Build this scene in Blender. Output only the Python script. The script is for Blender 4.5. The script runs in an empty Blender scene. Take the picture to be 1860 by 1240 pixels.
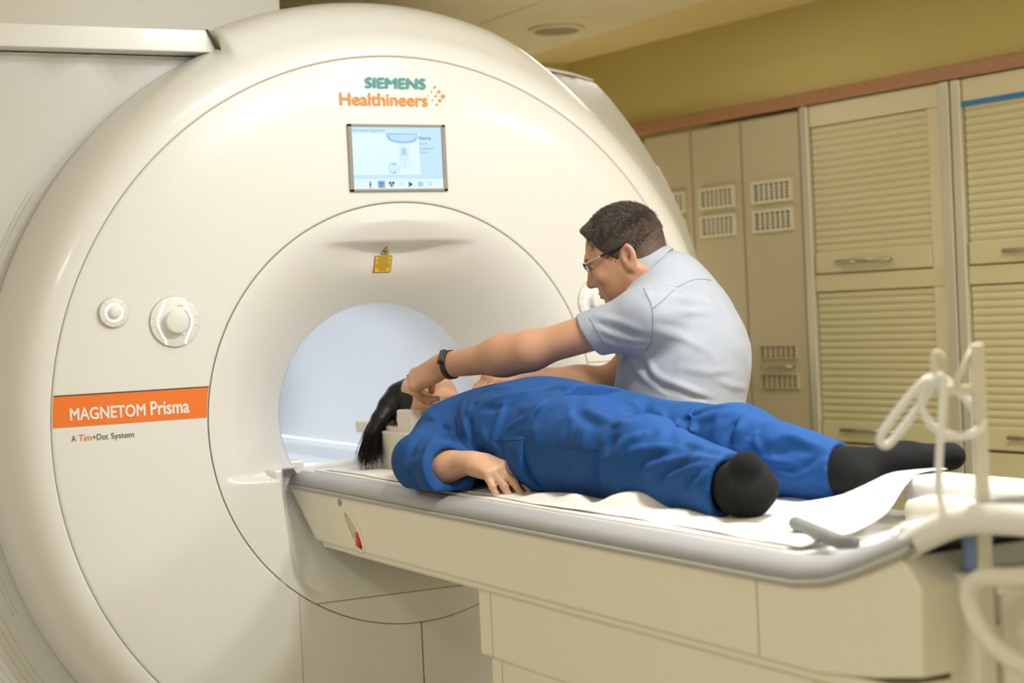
import bpy, bmesh, math, random
import numpy as np
from mathutils import Vector, Matrix
random.seed(7); RNG = np.random.default_rng(11)
SC = bpy.context.scene; COL = SC.collection; PI = math.pi
EXPOSURE = 0.09; WORLD = 0.66; LABEL = (-0.018, 1.487); BACK_FILL = 3.8
WARM = (1.0, 0.99, 0.97); COOL = (0.93, 0.97, 1.0)
LAMPS = [((0.05, -1.75, 2.43), 0.22, 23, WARM, None), ((0.60, -1.75, 2.43), 0.22, 21, WARM, None), ((-2.2, -1.9, 2.43), 0.5, 14, WARM, None), ((1.9, -2.4, 2.43), 0.5, 44, WARM, None), ((1.35, 0.95, 2.42), 0.5, 17, WARM, None),  # first two follow the table shadow; the other three here are added fill
         ((-0.50, -0.60, 2.42), 0.25, 3.8, COOL, (-0.6, 0.5, 2.0)), ((0.20, -0.70, 2.42), 0.25, 3.4, COOL, (0.1, 0.2, 1.95))]  # near pair, tilted to brighten the ring top and bulkhead
BORELAMPS = [(0, 0.75, 1.352, 1.5), (0, 1.5, 1.352, 2.1)]

# ------------------------------------------------------------------ materials
def mat(name, col, rough=0.5, metal=0.0, coat=0.0, emit=None, estr=0.0, bump=None, alpha=1.0, trans=0.0, sss=0.0, vary=None, sheen=0.0, spec=0.5, crumple=None):
    m = bpy.data.materials.new(name); m.use_nodes = True
    nt = m.node_tree; b = nt.nodes['Principled BSDF']
    b.inputs['Base Color'].default_value = (*col, 1); b.inputs['Roughness'].default_value = rough
    b.inputs['Metallic'].default_value = metal; b.inputs['Coat Weight'].default_value = coat
    b.inputs['Coat Roughness'].default_value = 0.08
    b.inputs['Specular IOR Level'].default_value = spec
    b.inputs['Sheen Weight'].default_value = sheen
    if emit: b.inputs['Emission Color'].default_value = (*emit, 1); b.inputs['Emission Strength'].default_value = estr
    b.inputs['Alpha'].default_value = alpha; b.inputs['Transmission Weight'].default_value = trans
    if sss:
        b.inputs['Subsurface Weight'].default_value = sss; b.inputs['Subsurface Radius'].default_value = (0.012, 0.004, 0.002)
        b.inputs['Subsurface Scale'].default_value = 1.0
    tc = nt.nodes.new('ShaderNodeTexCoord')
    if vary:   # (scale, amount, second colour, stretch)
        n = nt.nodes.new('ShaderNodeTexNoise'); n.inputs['Scale'].default_value = vary[0]; n.inputs['Detail'].default_value = 5
        mp = nt.nodes.new('ShaderNodeMapping'); mp.inputs['Scale'].default_value = vary[3] if len(vary) > 3 else (1, 1, 1)
        nt.links.new(tc.outputs['Object'], mp.inputs['Vector']); nt.links.new(mp.outputs['Vector'], n.inputs['Vector'])
        mx = nt.nodes.new('ShaderNodeMix'); mx.data_type = 'RGBA'
        mx.inputs['A'].default_value = (*col, 1); mx.inputs['B'].default_value = (*vary[2], 1)
        mr = nt.nodes.new('ShaderNodeMapRange'); mr.inputs['From Min'].default_value = 0.35; mr.inputs['From Max'].default_value = 0.65
        mr.inputs['To Max'].default_value = vary[1]
        nt.links.new(n.outputs['Fac'], mr.inputs['Value']); nt.links.new(mr.outputs['Result'], mx.inputs['Factor'])
        nt.links.new(mx.outputs['Result'], b.inputs['Base Color'])
    if bump:   # (scale, strength, stretch)
        n = nt.nodes.new('ShaderNodeTexNoise'); n.inputs['Scale'].default_value = bump[0]; n.inputs['Detail'].default_value = 4
        mp = nt.nodes.new('ShaderNodeMapping'); mp.inputs['Scale'].default_value = bump[2] if len(bump) > 2 else (1, 1, 1)
        nt.links.new(tc.outputs['Object'], mp.inputs['Vector']); nt.links.new(mp.outputs['Vector'], n.inputs['Vector'])
        bp = nt.nodes.new('ShaderNodeBump'); bp.inputs['Strength'].default_value = bump[1]; bp.inputs['Distance'].default_value = 0.004
        nt.links.new(n.outputs['Fac'], bp.inputs['Height']); nt.links.new(bp.outputs['Normal'], b.inputs['Normal'])
        if crumple:   # soft cloth creases: (scale, distance in metres)
            n2 = nt.nodes.new('ShaderNodeTexNoise'); n2.noise_type = 'RIDGED_MULTIFRACTAL'; n2.inputs['Scale'].default_value = crumple[0]; n2.inputs['Detail'].default_value = 2; n2.inputs['Distortion'].default_value = 0.6
            mp2 = nt.nodes.new('ShaderNodeMapping'); mp2.inputs['Scale'].default_value = crumple[2] if len(crumple) > 2 else (1, 1, 1)
            nt.links.new(tc.outputs['Object'], mp2.inputs['Vector']); nt.links.new(mp2.outputs['Vector'], n2.inputs['Vector'])
            b2 = nt.nodes.new('ShaderNodeBump'); b2.inputs['Strength'].default_value = 1.0; b2.inputs['Distance'].default_value = crumple[1]
            nt.links.new(n2.outputs['Fac'], b2.inputs['Height']); nt.links.new(b2.outputs['Normal'], bp.inputs['Normal'])
    return m
M = {}
M['plastic'] = mat('scanner_white_plastic', (0.815, 0.81, 0.785), 0.32, coat=0.25)
M['panel_grey'] = mat('side_panel_grey', (0.66, 0.655, 0.635), 0.5)
M['cream'] = mat('table_cream_plastic', (0.86, 0.82, 0.67), 0.4, coat=0.1)
M['coil'] = mat('coil_cream_plastic', (0.80, 0.76, 0.65), 0.45)
M['deck'] = mat('deck_white', (0.86, 0.85, 0.82), 0.4)
M['rail'] = mat('rail_light_grey', (0.39, 0.395, 0.41), 0.5)
M['edge_grey'] = mat('edge_strip_grey', (0.42, 0.42, 0.38), 0.5)
M['gap'] = mat('dark_gap', (0.10, 0.085, 0.055), 0.8)
M['seam'] = mat('seam_olive', (0.42, 0.38, 0.26), 0.7)
M['bore'] = mat('bore_liner_white', (0.80, 0.81, 0.825), 0.35)
M['orange'] = mat('orange_band', (0.90, 0.20, 0.02), 0.4, coat=0.2)
M['orange_ink'] = mat('orange_print', (0.85, 0.29, 0.035), 0.5)
M['teal_ink'] = mat('teal_print', (0.05, 0.34, 0.36), 0.5)
M['white_ink'] = mat('pale_print', (0.85, 0.82, 0.76), 0.5)
M['dark_ink'] = mat('dark_print', (0.10, 0.09, 0.05), 0.6)
M['red_ink'] = mat('red_orange_print', (0.85, 0.16, 0.05), 0.5)
M['bezel'] = mat('display_bezel', (0.30, 0.27, 0.24), 0.4)
def lit(name, c, s): return mat(name, (0.02, 0.02, 0.02), 0.3, emit=c, estr=s*2**-EXPOSURE)
M['yellow'] = mat('warning_yellow', (0.90, 0.55, 0.03), 0.5)
M['red'] = mat('red_knob', (0.60, 0.03, 0.02), 0.35, coat=0.3)
M['paper'] = mat('paper_sheet_white', (0.90, 0.885, 0.84), 0.8, bump=(60, 0.05))
M['skin'] = mat('skin_warm', (0.52, 0.285, 0.170), 0.5, sss=0.12, vary=(14, 0.6, (0.57, 0.30, 0.19)), bump=(220, 0.08))
M['skin_p'] = mat('skin_light', (0.60, 0.36, 0.225), 0.5, sss=0.12, vary=(16, 0.6, (0.64, 0.365, 0.25)), bump=(220, 0.05))
M['nail'] = mat('nail_pink', (0.78, 0.50, 0.42), 0.3)
M['shirt'] = mat('pale_blue_cotton', (0.335, 0.365, 0.425), 0.85, bump=(500, 0.08), crumple=(9, 0.007), sheen=0.1)
M['shirt_seam'] = mat('pale_blue_stitching', (0.25, 0.29, 0.37), 0.9)
M['scrub'] = mat('royal_blue_scrub_cotton', (0.010, 0.070, 0.255), 0.75, bump=(420, 0.1), crumple=(12, 0.016), spec=0.25, vary=(9, 0.5, (0.0125, 0.080, 0.275)))
M['scrub_seam'] = mat('scrub_stitching', (0.005, 0.032, 0.15), 0.9)
M['sock'] = mat('charcoal_sock_knit', (0.009, 0.0095, 0.011), 0.95, spec=0.2, bump=(600, 0.25), vary=(18, 0.8, (0.018, 0.018, 0.018)))
M['hair_m'] = mat('dark_brown_short_hair', (0.028, 0.019, 0.013), 0.6, vary=(60, 0.8, (0.07, 0.05, 0.038)), bump=(260, 0.7))
M['hair_fade'] = mat('clipped_hair_fade', (0.05, 0.031, 0.020), 0.7, vary=(160, 0.7, (0.10, 0.062, 0.040)), bump=(400, 0.5))
M['hair_nape'] = mat('clipped_nape_hair', (0.115, 0.069, 0.043), 0.7, vary=(200, 0.8, (0.06, 0.036, 0.023)), bump=(400, 0.4))
M['hair_p'] = mat('black_long_hair', (0.006, 0.005, 0.0045), 0.42, spec=0.3)
M['black'] = mat('black_rubber', (0.012, 0.012, 0.013), 0.55)
M['glassblk'] = mat('black_glass', (0.02, 0.022, 0.025), 0.12, coat=0.5)
M['silver'] = mat('silver_metal', (0.75, 0.73, 0.70), 0.25, metal=1)
M['gold'] = mat('gold_ring', (0.85, 0.62, 0.28), 0.2, metal=1)
M['lens'] = mat('clear_lens', (0.9, 0.92, 0.95), 0.03, alpha=0.18)
M['eye'] = mat('eye_white', (0.75, 0.73, 0.70), 0.2)
M['iris'] = mat('dark_iris', (0.03, 0.015, 0.008), 0.2)
M['lip'] = mat('lip_pink', (0.50, 0.22, 0.16), 0.5)
M['brow'] = mat('dark_eyebrow', (0.03, 0.02, 0.013), 0.8)
M['trouser'] = mat('dark_navy_trousers', (0.03, 0.035, 0.05), 0.85)
M['shoe'] = mat('black_shoe', (0.02, 0.02, 0.02), 0.5)
M['wall'] = mat('ochre_wall_paint', (0.58, 0.475, 0.165), 0.7, bump=(90, 0.04))
M['ceil'] = mat('ceiling_paint', (0.78, 0.61, 0.26), 0.8)
M['tile'] = mat('ceiling_tile', (0.80, 0.69, 0.42), 0.9, bump=(120, 0.15))
M['bulk'] = mat('white_bulkhead_paint', (0.88, 0.87, 0.83), 0.6)
M['floor'] = mat('floor_vinyl', (0.52, 0.48, 0.38), 0.4, vary=(6, 0.5, (0.47, 0.43, 0.34)))
M['locker'] = mat('locker_beige_paint', (0.58, 0.49, 0.30), 0.5)
M['vent'] = mat('vent_pale_plastic', (0.76, 0.70, 0.50), 0.5)
M['vent_dark'] = mat('vent_slot_dark', (0.10, 0.085, 0.045), 0.8)
M['shutter'] = mat('shutter_olive_cream', (0.68, 0.61, 0.345), 0.42)
M['frame'] = mat('cabinet_frame_cream', (0.74, 0.665, 0.42), 0.45)
M['alu'] = mat('aluminium_stile', (0.72, 0.68, 0.52), 0.35, metal=0.4)
M['handle'] = mat('satin_handle', (0.55, 0.52, 0.42), 0.3, metal=0.8)
M['tape'] = mat('blue_tape', (0.03, 0.22, 0.50), 0.6)
M['wood'] = mat('maple_trim', (0.46, 0.235, 0.115), 0.4, vary=(9, 0.8, (0.38, 0.18, 0.08), (1, 6, 14)))
M['pole'] = mat('pole_ivory_plastic', (0.72, 0.67, 0.54), 0.4)
M['tube'] = mat('white_soft_tubing', (0.85, 0.85, 0.83), 0.35, coat=0.2)
M['blue'] = mat('pale_blue_plastic', (0.25, 0.36, 0.62), 0.5)
M['foam'] = mat('grey_foam', (0.24, 0.25, 0.25), 0.7)
M['darkgrey'] = mat('dark_grey_plastic', (0.14, 0.15, 0.15), 0.5)
M['dial'] = mat('dial_white', (0.83, 0.82, 0.79), 0.3, coat=0.4)
M['glow'] = lit('dial_light', (0.9, 0.95, 1.0), 1.6)
M['striplight'] = lit('bore_light_strip', (0.86, 0.93, 1.0), 3.0)

# ------------------------------------------------------------------ object helpers
LOC = {}
def link(o, parent=None):
    COL.objects.link(o)
    if parent is not None: o.parent = parent
    return o
def thing(name, label, cat, loc, group=None):
    o = bpy.data.objects.new(name, None); o.empty_display_size = 0.05
    link(o); o.location = loc; LOC[o] = Vector(loc); tag(o, label, cat, group); return o
def tag(o, label, cat, group=None):
    o['label'] = label; o['category'] = cat
    if group: o['group'] = group
    return o
def rootloc(p):
    while p.parent is not None: p = p.parent
    return LOC.get(p, Vector((0, 0, 0)))
def obj(name, me, m, parent=None, smooth=False, base=None):
    """link a mesh whose vertices are in world space"""
    o = bpy.data.objects.new(name, me)
    for x in (m if isinstance(m, (list, tuple)) else [m]): me.materials.append(x)
    off = rootloc(parent) if parent is not None else Vector(base or (0, 0, 0))
    if off.length > 0: me.transform(Matrix.Translation(-off))
    if parent is None and base: o.location = base; LOC[o] = Vector(base)
    if smooth: me.polygons.foreach_set('use_smooth', [True]*len(me.polygons))
    me.update(); return link(o, parent)
def struct(name, me, m, smooth=False):
    o = obj(name, me, m, None, smooth); o['kind'] = 'structure'; return o
def mesh(v, f, name='mesh'):
    me = bpy.data.meshes.new(name); me.from_pydata([tuple(map(float, x)) for x in v], [], [tuple(map(int, x)) for x in f]); me.update(); return me
def bm_mesh(bm):
    me = bpy.data.meshes.new('mesh'); bm.to_mesh(me); bm.free(); return me
class MB:
    """collects shapes into one mesh"""
    def __init__(s): s.bm = bmesh.new(); s.mi = 0
    def _mat(s, faces):
        for f in faces: f.material_index = s.mi
    def box(s, x0, x1, y0, y1, z0, z1, bev=0.0, seg=2, mtx=None):
        b = bmesh.new(); bmesh.ops.create_cube(b, size=1)
        for v in b.verts: v.co = Vector(((x0+x1)/2+v.co.x*(x1-x0), (y0+y1)/2+v.co.y*(y1-y0), (z0+z1)/2+v.co.z*(z1-z0)))
        if bev > 0: bmesh.ops.bevel(b, geom=b.edges[:], offset=bev, segments=seg, profile=0.5, affect='EDGES')
        return s._add(b, mtx)
    def _add(s, b, mtx=None):
        if mtx is not None: bmesh.ops.transform(b, matrix=mtx, verts=b.verts)
        for f in b.faces: f.material_index = s.mi
        me = bpy.data.meshes.new('tmp'); b.to_mesh(me); b.free(); s.bm.from_mesh(me); bpy.data.meshes.remove(me); return s
    def raw(s, v, f, mtx=None):
        b = bmesh.new(); vs = [b.verts.new(tuple(map(float, x))) for x in v]
        for q in f:
            try: b.faces.new([vs[i] for i in q])
            except ValueError: pass
        return s._add(b, mtx)
    def prism(s, poly, axis, a0, a1, bev=0.0, seg=2):
        """extrude a 2-D polygon along axis (0,1,2); poly is in the other two axes in order"""
        b = bmesh.new(); oth = [i for i in range(3) if i != axis]
        vs = []
        for p in poly:
            c = [0, 0, 0]; c[oth[0]] = p[0]; c[oth[1]] = p[1]; c[axis] = a0; vs.append(b.verts.new(c))
        fc = b.faces.new(vs); r = bmesh.ops.extrude_face_region(b, geom=[fc])
        d = [0, 0, 0]; d[axis] = a1-a0
        bmesh.ops.translate(b, vec=d, verts=[g for g in r['geom'] if isinstance(g, bmesh.types.BMVert)])
        bmesh.ops.recalc_face_normals(b, faces=b.faces)
        if bev > 0: bmesh.ops.bevel(b, geom=b.edges[:], offset=bev, segments=seg, profile=0.5, affect='EDGES', clamp_overlap=True)
        return s._add(b)
    def tube(s, pts, r, n=12, closed=False, cap=True, flat=None):
        v, f = tube_vf(pts, r, n, closed, cap, flat); return s.raw(v, f)
    def cyl(s, c, ax, r, h, n=32, bev=0.0, r2=None):
        ax = Vector(ax).normalized(); b = bmesh.new()
        bmesh.ops.create_cone(b, cap_ends=True, segments=n, radius1=r, radius2=r if r2 is None else r2, depth=h)
        if bev > 0: bmesh.ops.bevel(b, geom=[e for e in b.edges if abs(e.verts[0].co.z-e.verts[1].co.z) < 1e-6], offset=bev, segments=2, profile=0.5, affect='EDGES')
        mt = Matrix.Translation(Vector(c)) @ ax.to_track_quat('Z', 'Y').to_matrix().to_4x4()
        return s._add(b, mt)
    def mesh(s): return bm_mesh(s.bm)
def tube_vf(pts, r, n=12, closed=False, cap=True, flat=None):
    P = np.array(pts, float); m = len(P); R = np.full(m, r) if np.isscalar(r) else np.array(r, float)
    T = np.gradient(P, axis=0)
    if closed: T = (np.roll(P, -1, 0)-np.roll(P, 1, 0))
    T /= np.linalg.norm(T, axis=1)[:, None]+1e-12
    up = np.array(flat if flat is not None else ((0, 0, 1) if abs(T[0, 2]) < 0.9 else (1, 0, 0)), float)
    V = []; N0 = up
    for i in range(m):
        if flat is not None: N0 = up
        N0 = N0-T[i]*(N0@T[i]); N0 /= np.linalg.norm(N0)+1e-12; B = np.cross(T[i], N0)
        for k in range(n):
            a = 2*PI*k/n; V.append(P[i]+R[i]*(math.cos(a)*N0+math.sin(a)*B))
    F = []
    for i in range(m if closed else m-1):
        j = (i+1) % m
        for k in range(n): F.append((i*n+k, i*n+(k+1) % n, j*n+(k+1) % n, j*n+k))
    if cap and not closed: F.append(tuple(range(n))[::-1]); F.append(tuple((m-1)*n+k for k in range(n)))
    return np.array(V), F
def spline(pts, n=8, closed=False):
    """Catmull-Rom through the points"""
    P = [np.array(p, float) for p in pts]; out = []
    m = len(P); rng = range(m) if closed else range(m-1)
    for i in rng:
        p0 = P[(i-1) % m] if closed or i > 0 else 2*P[0]-P[1]; p1 = P[i]; p2 = P[(i+1) % m]
        p3 = P[(i+2) % m] if closed or i+2 < m else 2*P[-1]-P[-2]
        for k in range(n):
            t = k/n; out.append(0.5*(2*p1+(p2-p0)*t+(2*p0-5*p1+4*p2-p3)*t*t+(3*p1-p0-3*p2+p3)*t**3))
    if not closed: out.append(P[-1])
    return np.array(out)
def text_mesh(s, x0, x1, z0, z1, y, bold=0.0, ext=0.0004, shear=0.0):
    """lettering in the X-Z plane facing -Y, fitted to the box"""
    cu = bpy.data.curves.new('t', 'FONT'); cu.body = s; cu.size = 1; cu.extrude = 0.0; cu.resolution_u = 4; cu.shear = shear
    o = bpy.data.objects.new('t', cu); COL.objects.link(o); bpy.context.view_layer.update()
    me = bpy.data.meshes.new_from_object(o.evaluated_get(bpy.context.evaluated_depsgraph_get()))
    bpy.data.objects.remove(o); bpy.data.curves.remove(cu)
    co = np.array([v.co[:] for v in me.vertices]); lo = co.min(0); hi = co.max(0)
    for v, c in zip(me.vertices, co):
        v.co = (x0+(c[0]-lo[0])/(hi[0]-lo[0])*(x1-x0), y, z0+(c[1]-lo[1])/(hi[1]-lo[1])*(z1-z0))
    bm = bmesh.new(); w_ = bold*(z1-z0)
    for dx, dz in (((0, 0),) if not bold else [(w_*math.cos(a), w_*math.sin(a)) for a in np.linspace(0, 2*PI, 8, endpoint=False)]):
        k_ = 0 if not bold else (math.atan2(dz, dx)%(2*PI))/(2*PI)*0.0003
        me.transform(Matrix.Translation((dx, -k_, dz))); bm.from_mesh(me); me.transform(Matrix.Translation((-dx, k_, -dz)))
    bpy.data.meshes.remove(me); return bm_mesh(bm)
def smoothstep(a, b, x):
    t = np.clip((x-a)/(b-a), 0, 1); return t*t*(3-2*t)

# ------------------------------------------------------------------ signed distance modelling
def V3(*a): return np.array(a, float)
def unit(v): v = np.array(v, float); return v/np.linalg.norm(v)
def cap(a, b, r1, r2=None, sq=None):
    """tapered capsule; sq=(axis,factor): cross-section scaled by factor along axis"""
    a = np.array(a, float); b = np.array(b, float); r2 = r1 if r2 is None else r2
    if sq is not None:
        n = unit(sq[0]); s = sq[1]
        def T(P): return P+np.outer(P@n, n)*(1/s-1)
        a2 = T(a[None])[0]; b2 = T(b[None])[0]; mul = min(s, 1.0)
    else: T = lambda P: P; a2, b2, mul = a, b, 1.0
    d = b2-a2; L = d@d+1e-12
    def f(P):
        Q = T(P)-a2; h = np.clip(Q@d/L, 0, 1)
        return (np.linalg.norm(Q-h[:, None]*d, axis=1)-(r1+(r2-r1)*h))*mul
    return f
def ell(c, ax, r):
    """ellipsoid: ax = 3 row axes, r = radii"""
    c = np.array(c, float); A = np.array([unit(x) for x in ax]); r = np.array(r, float)
    def f(P):
        Q = (P-c)@A.T; k0 = np.linalg.norm(Q/r, axis=1); k1 = np.linalg.norm(Q/(r*r), axis=1)+1e-9
        return k0*(k0-1)/k1
    return f
XYZ = ((1, 0, 0), (0, 1, 0), (0, 0, 1))
def rbox(c, ax, h, r):
    c = np.array(c, float); A = np.array([unit(x) for x in ax]); h = np.array(h, float)-r
    def f(P):
        q = np.abs((P-c)@A.T)-h
        return np.linalg.norm(np.maximum(q, 0), axis=1)+np.minimum(q.max(1), 0)-r
    return f
def half(p, n):
    """half space: negative where (P-p).n < 0"""
    p = np.array(p, float); n = unit(n)
    return lambda P: (P-p)@n
class SDF:
    def __init__(s): s.ops = []; s.disp = []; s.cuts = []
    def u(s, f, k=0.02): s.ops.append((f, k, 1)); return s
    def sub(s, f, k=0.01): s.cuts.append((f, k, -1)); return s
    def isec(s, f, k=0.004): s.cuts.append((f, k, 0)); return s
    def fold(s, pts, amp, w):
        """raised (amp>0) or sunken soft fold along a polyline"""
        P0 = np.array(pts, float)
        if len(P0) > 2: P0 = spline(P0, 4)
        m = len(P0)-1
        def f(P):
            best = np.full(len(P), 1e9); tt = np.zeros(len(P))
            for i in range(m):
                d = P0[i+1]-P0[i]; Q = P-P0[i]; h = np.clip(Q@d/(d@d+1e-12), 0, 1)
                e = ((Q-h[:, None]*d)**2).sum(1); g = e < best; best[g] = e[g]; tt[g] = ((i+h)/m)[g]
            return amp*np.exp(-best/(w*w))*np.clip(np.sin(PI*np.clip(tt, 0.06, 0.94))*1.6, 0, 1)
        s.disp.append((f, P0.mean(0), np.linalg.norm(P0-P0.mean(0), axis=1).max()+3*w)); return s
    def noise(s, f): s.disp.append((f, None, 0)); return s
    def __call__(s, P, only=None):
        d = np.full(len(P), 9.0)
        for i, (f, k, _) in enumerate(s.ops):
            if only is not None and i not in only: continue
            e = f(P)
            if k > 0:
                h = np.maximum(k-np.abs(d-e), 0)/k; d = np.minimum(d, e)-h*h*k*0.25
            else: d = np.minimum(d, e)
        c = P.mean(0); R = np.linalg.norm(P-c, axis=1).max()
        for f, ctr, rad in s.disp:
            if ctr is None or np.linalg.norm(ctr-c) < rad+R: d = d-f(P)
        for f, k, t in s.cuts:
            e = f(P) if t == 0 else -f(P)
            if k > 0: h = np.maximum(k-np.abs(d-e), 0)/k; d = np.maximum(d, e)+h*h*k*0.25
            else: d = np.maximum(d, e)
        return d
def sdf_mesh(S, lo, hi, h, smooth=1):
    """sparse surface nets over the box lo..hi with cell h"""
    B = 8; lo = np.array(lo, float); hi = np.array(hi, float)
    nb = np.ceil((hi-lo)/(h*B)).astype(int); N = nb*B+2
    g = np.stack(np.meshgrid(*[np.arange(n) for n in nb], indexing='ij'), -1).reshape(-1, 3)
    ctr = lo+(g+0.5)*B*h; rad = B*h*0.8661
    D = np.array([f(ctr) for f, _, _ in S.ops])
    dm = D.min(0); kmax = max(k for _, k, _ in S.ops)
    act = np.where(np.abs(dm) < rad*1.5+kmax+0.02)[0]
    ii = np.stack(np.meshgrid(*[np.arange(B+1)]*3, indexing='ij'), -1)
    flat = ii.reshape(-1, 3)
    keys = []; pos = []; edges = []
    def key(c): return (c[..., 0].astype(np.int64)*N[1]+c[..., 1])*N[2]+c[..., 2]
    off = [(0, 0, 0), (1, 0, 0), (0, 1, 0), (1, 1, 0), (0, 0, 1), (1, 0, 1), (0, 1, 1), (1, 1, 1)]
    E = [(0, 1), (2, 3), (4, 5), (6, 7), (0, 2), (1, 3), (4, 6), (5, 7), (0, 4), (1, 5), (2, 6), (3, 7)]
    for b in act:
        P = lo+(g[b]*B+flat)*h
        only = set(np.where(D[:, b] < dm[b]+2*rad*1.3+kmax+0.01)[0].tolist())
        d = S(P, only)
        if d.min() > 0 or d.max() < 0: continue
        d = d.reshape(B+1, B+1, B+1)
        c = [d[o[0]:B+o[0], o[1]:B+o[1], o[2]:B+o[2]] for o in off]
        st = np.stack(c, -1); neg = st < 0; cnt = neg.sum(-1); m = (cnt > 0) & (cnt < 8)
        if not m.any(): continue
        idx = np.argwhere(m); val = st[m]; acc = np.zeros((len(idx), 3)); num = np.zeros(len(idx))
        for a, e in E:
            x = (val[:, a] < 0) != (val[:, e] < 0); t = np.where(x, val[:, a]/(val[:, a]-val[:, e]+1e-20), 0)
            pa = np.array(off[a], float); pe = np.array(off[e], float)
            acc += np.where(x[:, None], pa+t[:, None]*(pe-pa), 0); num += x
        gi = g[b]*B+idx
        keys.append(key(gi)); pos.append(lo+(gi+acc/num[:, None])*h)
        s0 = val[:, 0] < 0
        for ax, ci in ((0, 1), (1, 2), (2, 4)):
            x = s0 != (val[:, ci] < 0)
            if x.any(): edges.append((ax, gi[x], s0[x]))
    keys = np.concatenate(keys); pos = np.concatenate(pos); o = np.argsort(keys); ks = keys[o]
    quads = []
    for ax, gi, s in edges:
        u = np.zeros(3, int); w = np.zeros(3, int); u[(ax+1) % 3] = 1; w[(ax+2) % 3] = 1
        cs = [gi, gi-u, gi-u-w, gi-w]; id4 = []; ok = np.ones(len(gi), bool)
        for c in cs:
            kk = key(c); p = np.clip(np.searchsorted(ks, kk), 0, len(ks)-1); ok &= ks[p] == kk; id4.append(o[p])
        q = np.stack(id4, -1)[ok]; sg = s[ok]
        q[~sg] = q[~sg][:, ::-1]; quads.append(q)
    Q = np.concatenate(quads)
    for _ in range(smooth):
        acc = np.zeros_like(pos); n = np.zeros(len(pos))
        for a in range(4):
            np.add.at(acc, Q[:, a], pos[Q[:, (a+1) % 4]]); np.add.at(n, Q[:, a], 1)
            np.add.at(acc, Q[:, a], pos[Q[:, (a-1) % 4]]); np.add.at(n, Q[:, a], 1)
        pos = np.where(n[:, None] > 0, 0.4*pos+0.6*acc/np.maximum(n, 1)[:, None], pos)
    me = bpy.data.meshes.new('mesh'); me.vertices.add(len(pos)); me.vertices.foreach_set('co', pos.astype(np.float32).ravel())
    me.loops.add(len(Q)*4); me.loops.foreach_set('vertex_index', Q.astype(np.int32).ravel())
    me.polygons.add(len(Q)); me.polygons.foreach_set('loop_start', np.arange(0, len(Q)*4, 4, dtype=np.int32))
    me.update(calc_edges=True); me.validate(); return me
# soft folds and stitched seams of the clothes: points, height, width
TOP_FOLDS = [([[-0.255,-0.582,1.05],[-0.183,-0.548,1.054],[-0.175,-0.597,1.036]],0.015299999999999998,0.01014),([[-0.291,-0.702,0.984],[-0.274,-0.691,1.023],[-0.218,-0.62,1.043]],0.0136,0.00936),([[-0.301,-0.642,0.987],[-0.286,-0.629,1.023],[-0.256,-0.612,1.045]],-0.0085,0.010920000000000001),([[-0.156,-0.498,1.07],[-0.17,-0.561,1.05],[-0.214,-0.698,1.026]],-0.017,0.008579999999999999),([[-0.142,-0.403,1.088],[-0.166,-0.498,1.067],[-0.194,-0.598,1.04]],0.0102,0.00936),([[-0.116,-0.602,1.114],[-0.148,-0.641,1.083]],0.0136,0.00936),([[-0.109,-0.75,1.114],[-0.138,-0.776,1.075],[-0.159,-0.779,1.028]],0.0136,0.008579999999999999),([[-0.148,-0.641,1.083],[-0.165,-0.685,1.043],[-0.166,-0.707,1.014]],-0.015299999999999998,0.00936),([[-0.086,-0.585,1.131],[-0.079,-0.63,1.14],[-0.062,-0.703,1.147]],0.0085,0.00936),([[-0.122,-0.682,1.115],[-0.088,-0.751,1.128],[-0.046,-0.803,1.139]],0.0102,0.00936),([[-0.135,-0.688,1.101],[-0.118,-0.763,1.104],[-0.094,-0.787,1.118]],-0.0085,0.0078000000000000005),([[-0.139,-0.825,1.064],[-0.118,-0.885,1.089],[-0.085,-0.885,1.118]],0.011899999999999999,0.00936),([[-0.149,-0.856,1.042],[-0.138,-0.901,1.055],[-0.117,-0.901,1.072]],-0.0068,0.0078000000000000005),([[-0.034,-0.797,1.143],[0.002,-0.896,1.147],[0.098,-0.902,1.131]],0.0085,0.010920000000000001),([[-0.06,-0.879,1.131],[0.013,-0.9,1.131],[0.083,-0.902,1.122]],-0.0051,0.00936),([[-0.157,-0.726,1.055],[-0.16,-0.757,1.032],[-0.158,-0.764,1.007]],0.0102,0.008579999999999999),([[-0.085,-0.487,1.114],[-0.149,-0.62,1.076],[-0.166,-0.673,1.041]],0.0085,0.0078000000000000005),([[-0.305,-0.617,0.961],[-0.301,-0.642,0.981],[-0.294,-0.687,0.995]],0.0068,0.00936),([[-0.155,-0.801,1.034],[-0.158,-0.824,1.01],[-0.158,-0.829,0.986]],-0.0068,0.0078000000000000005)]
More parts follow.
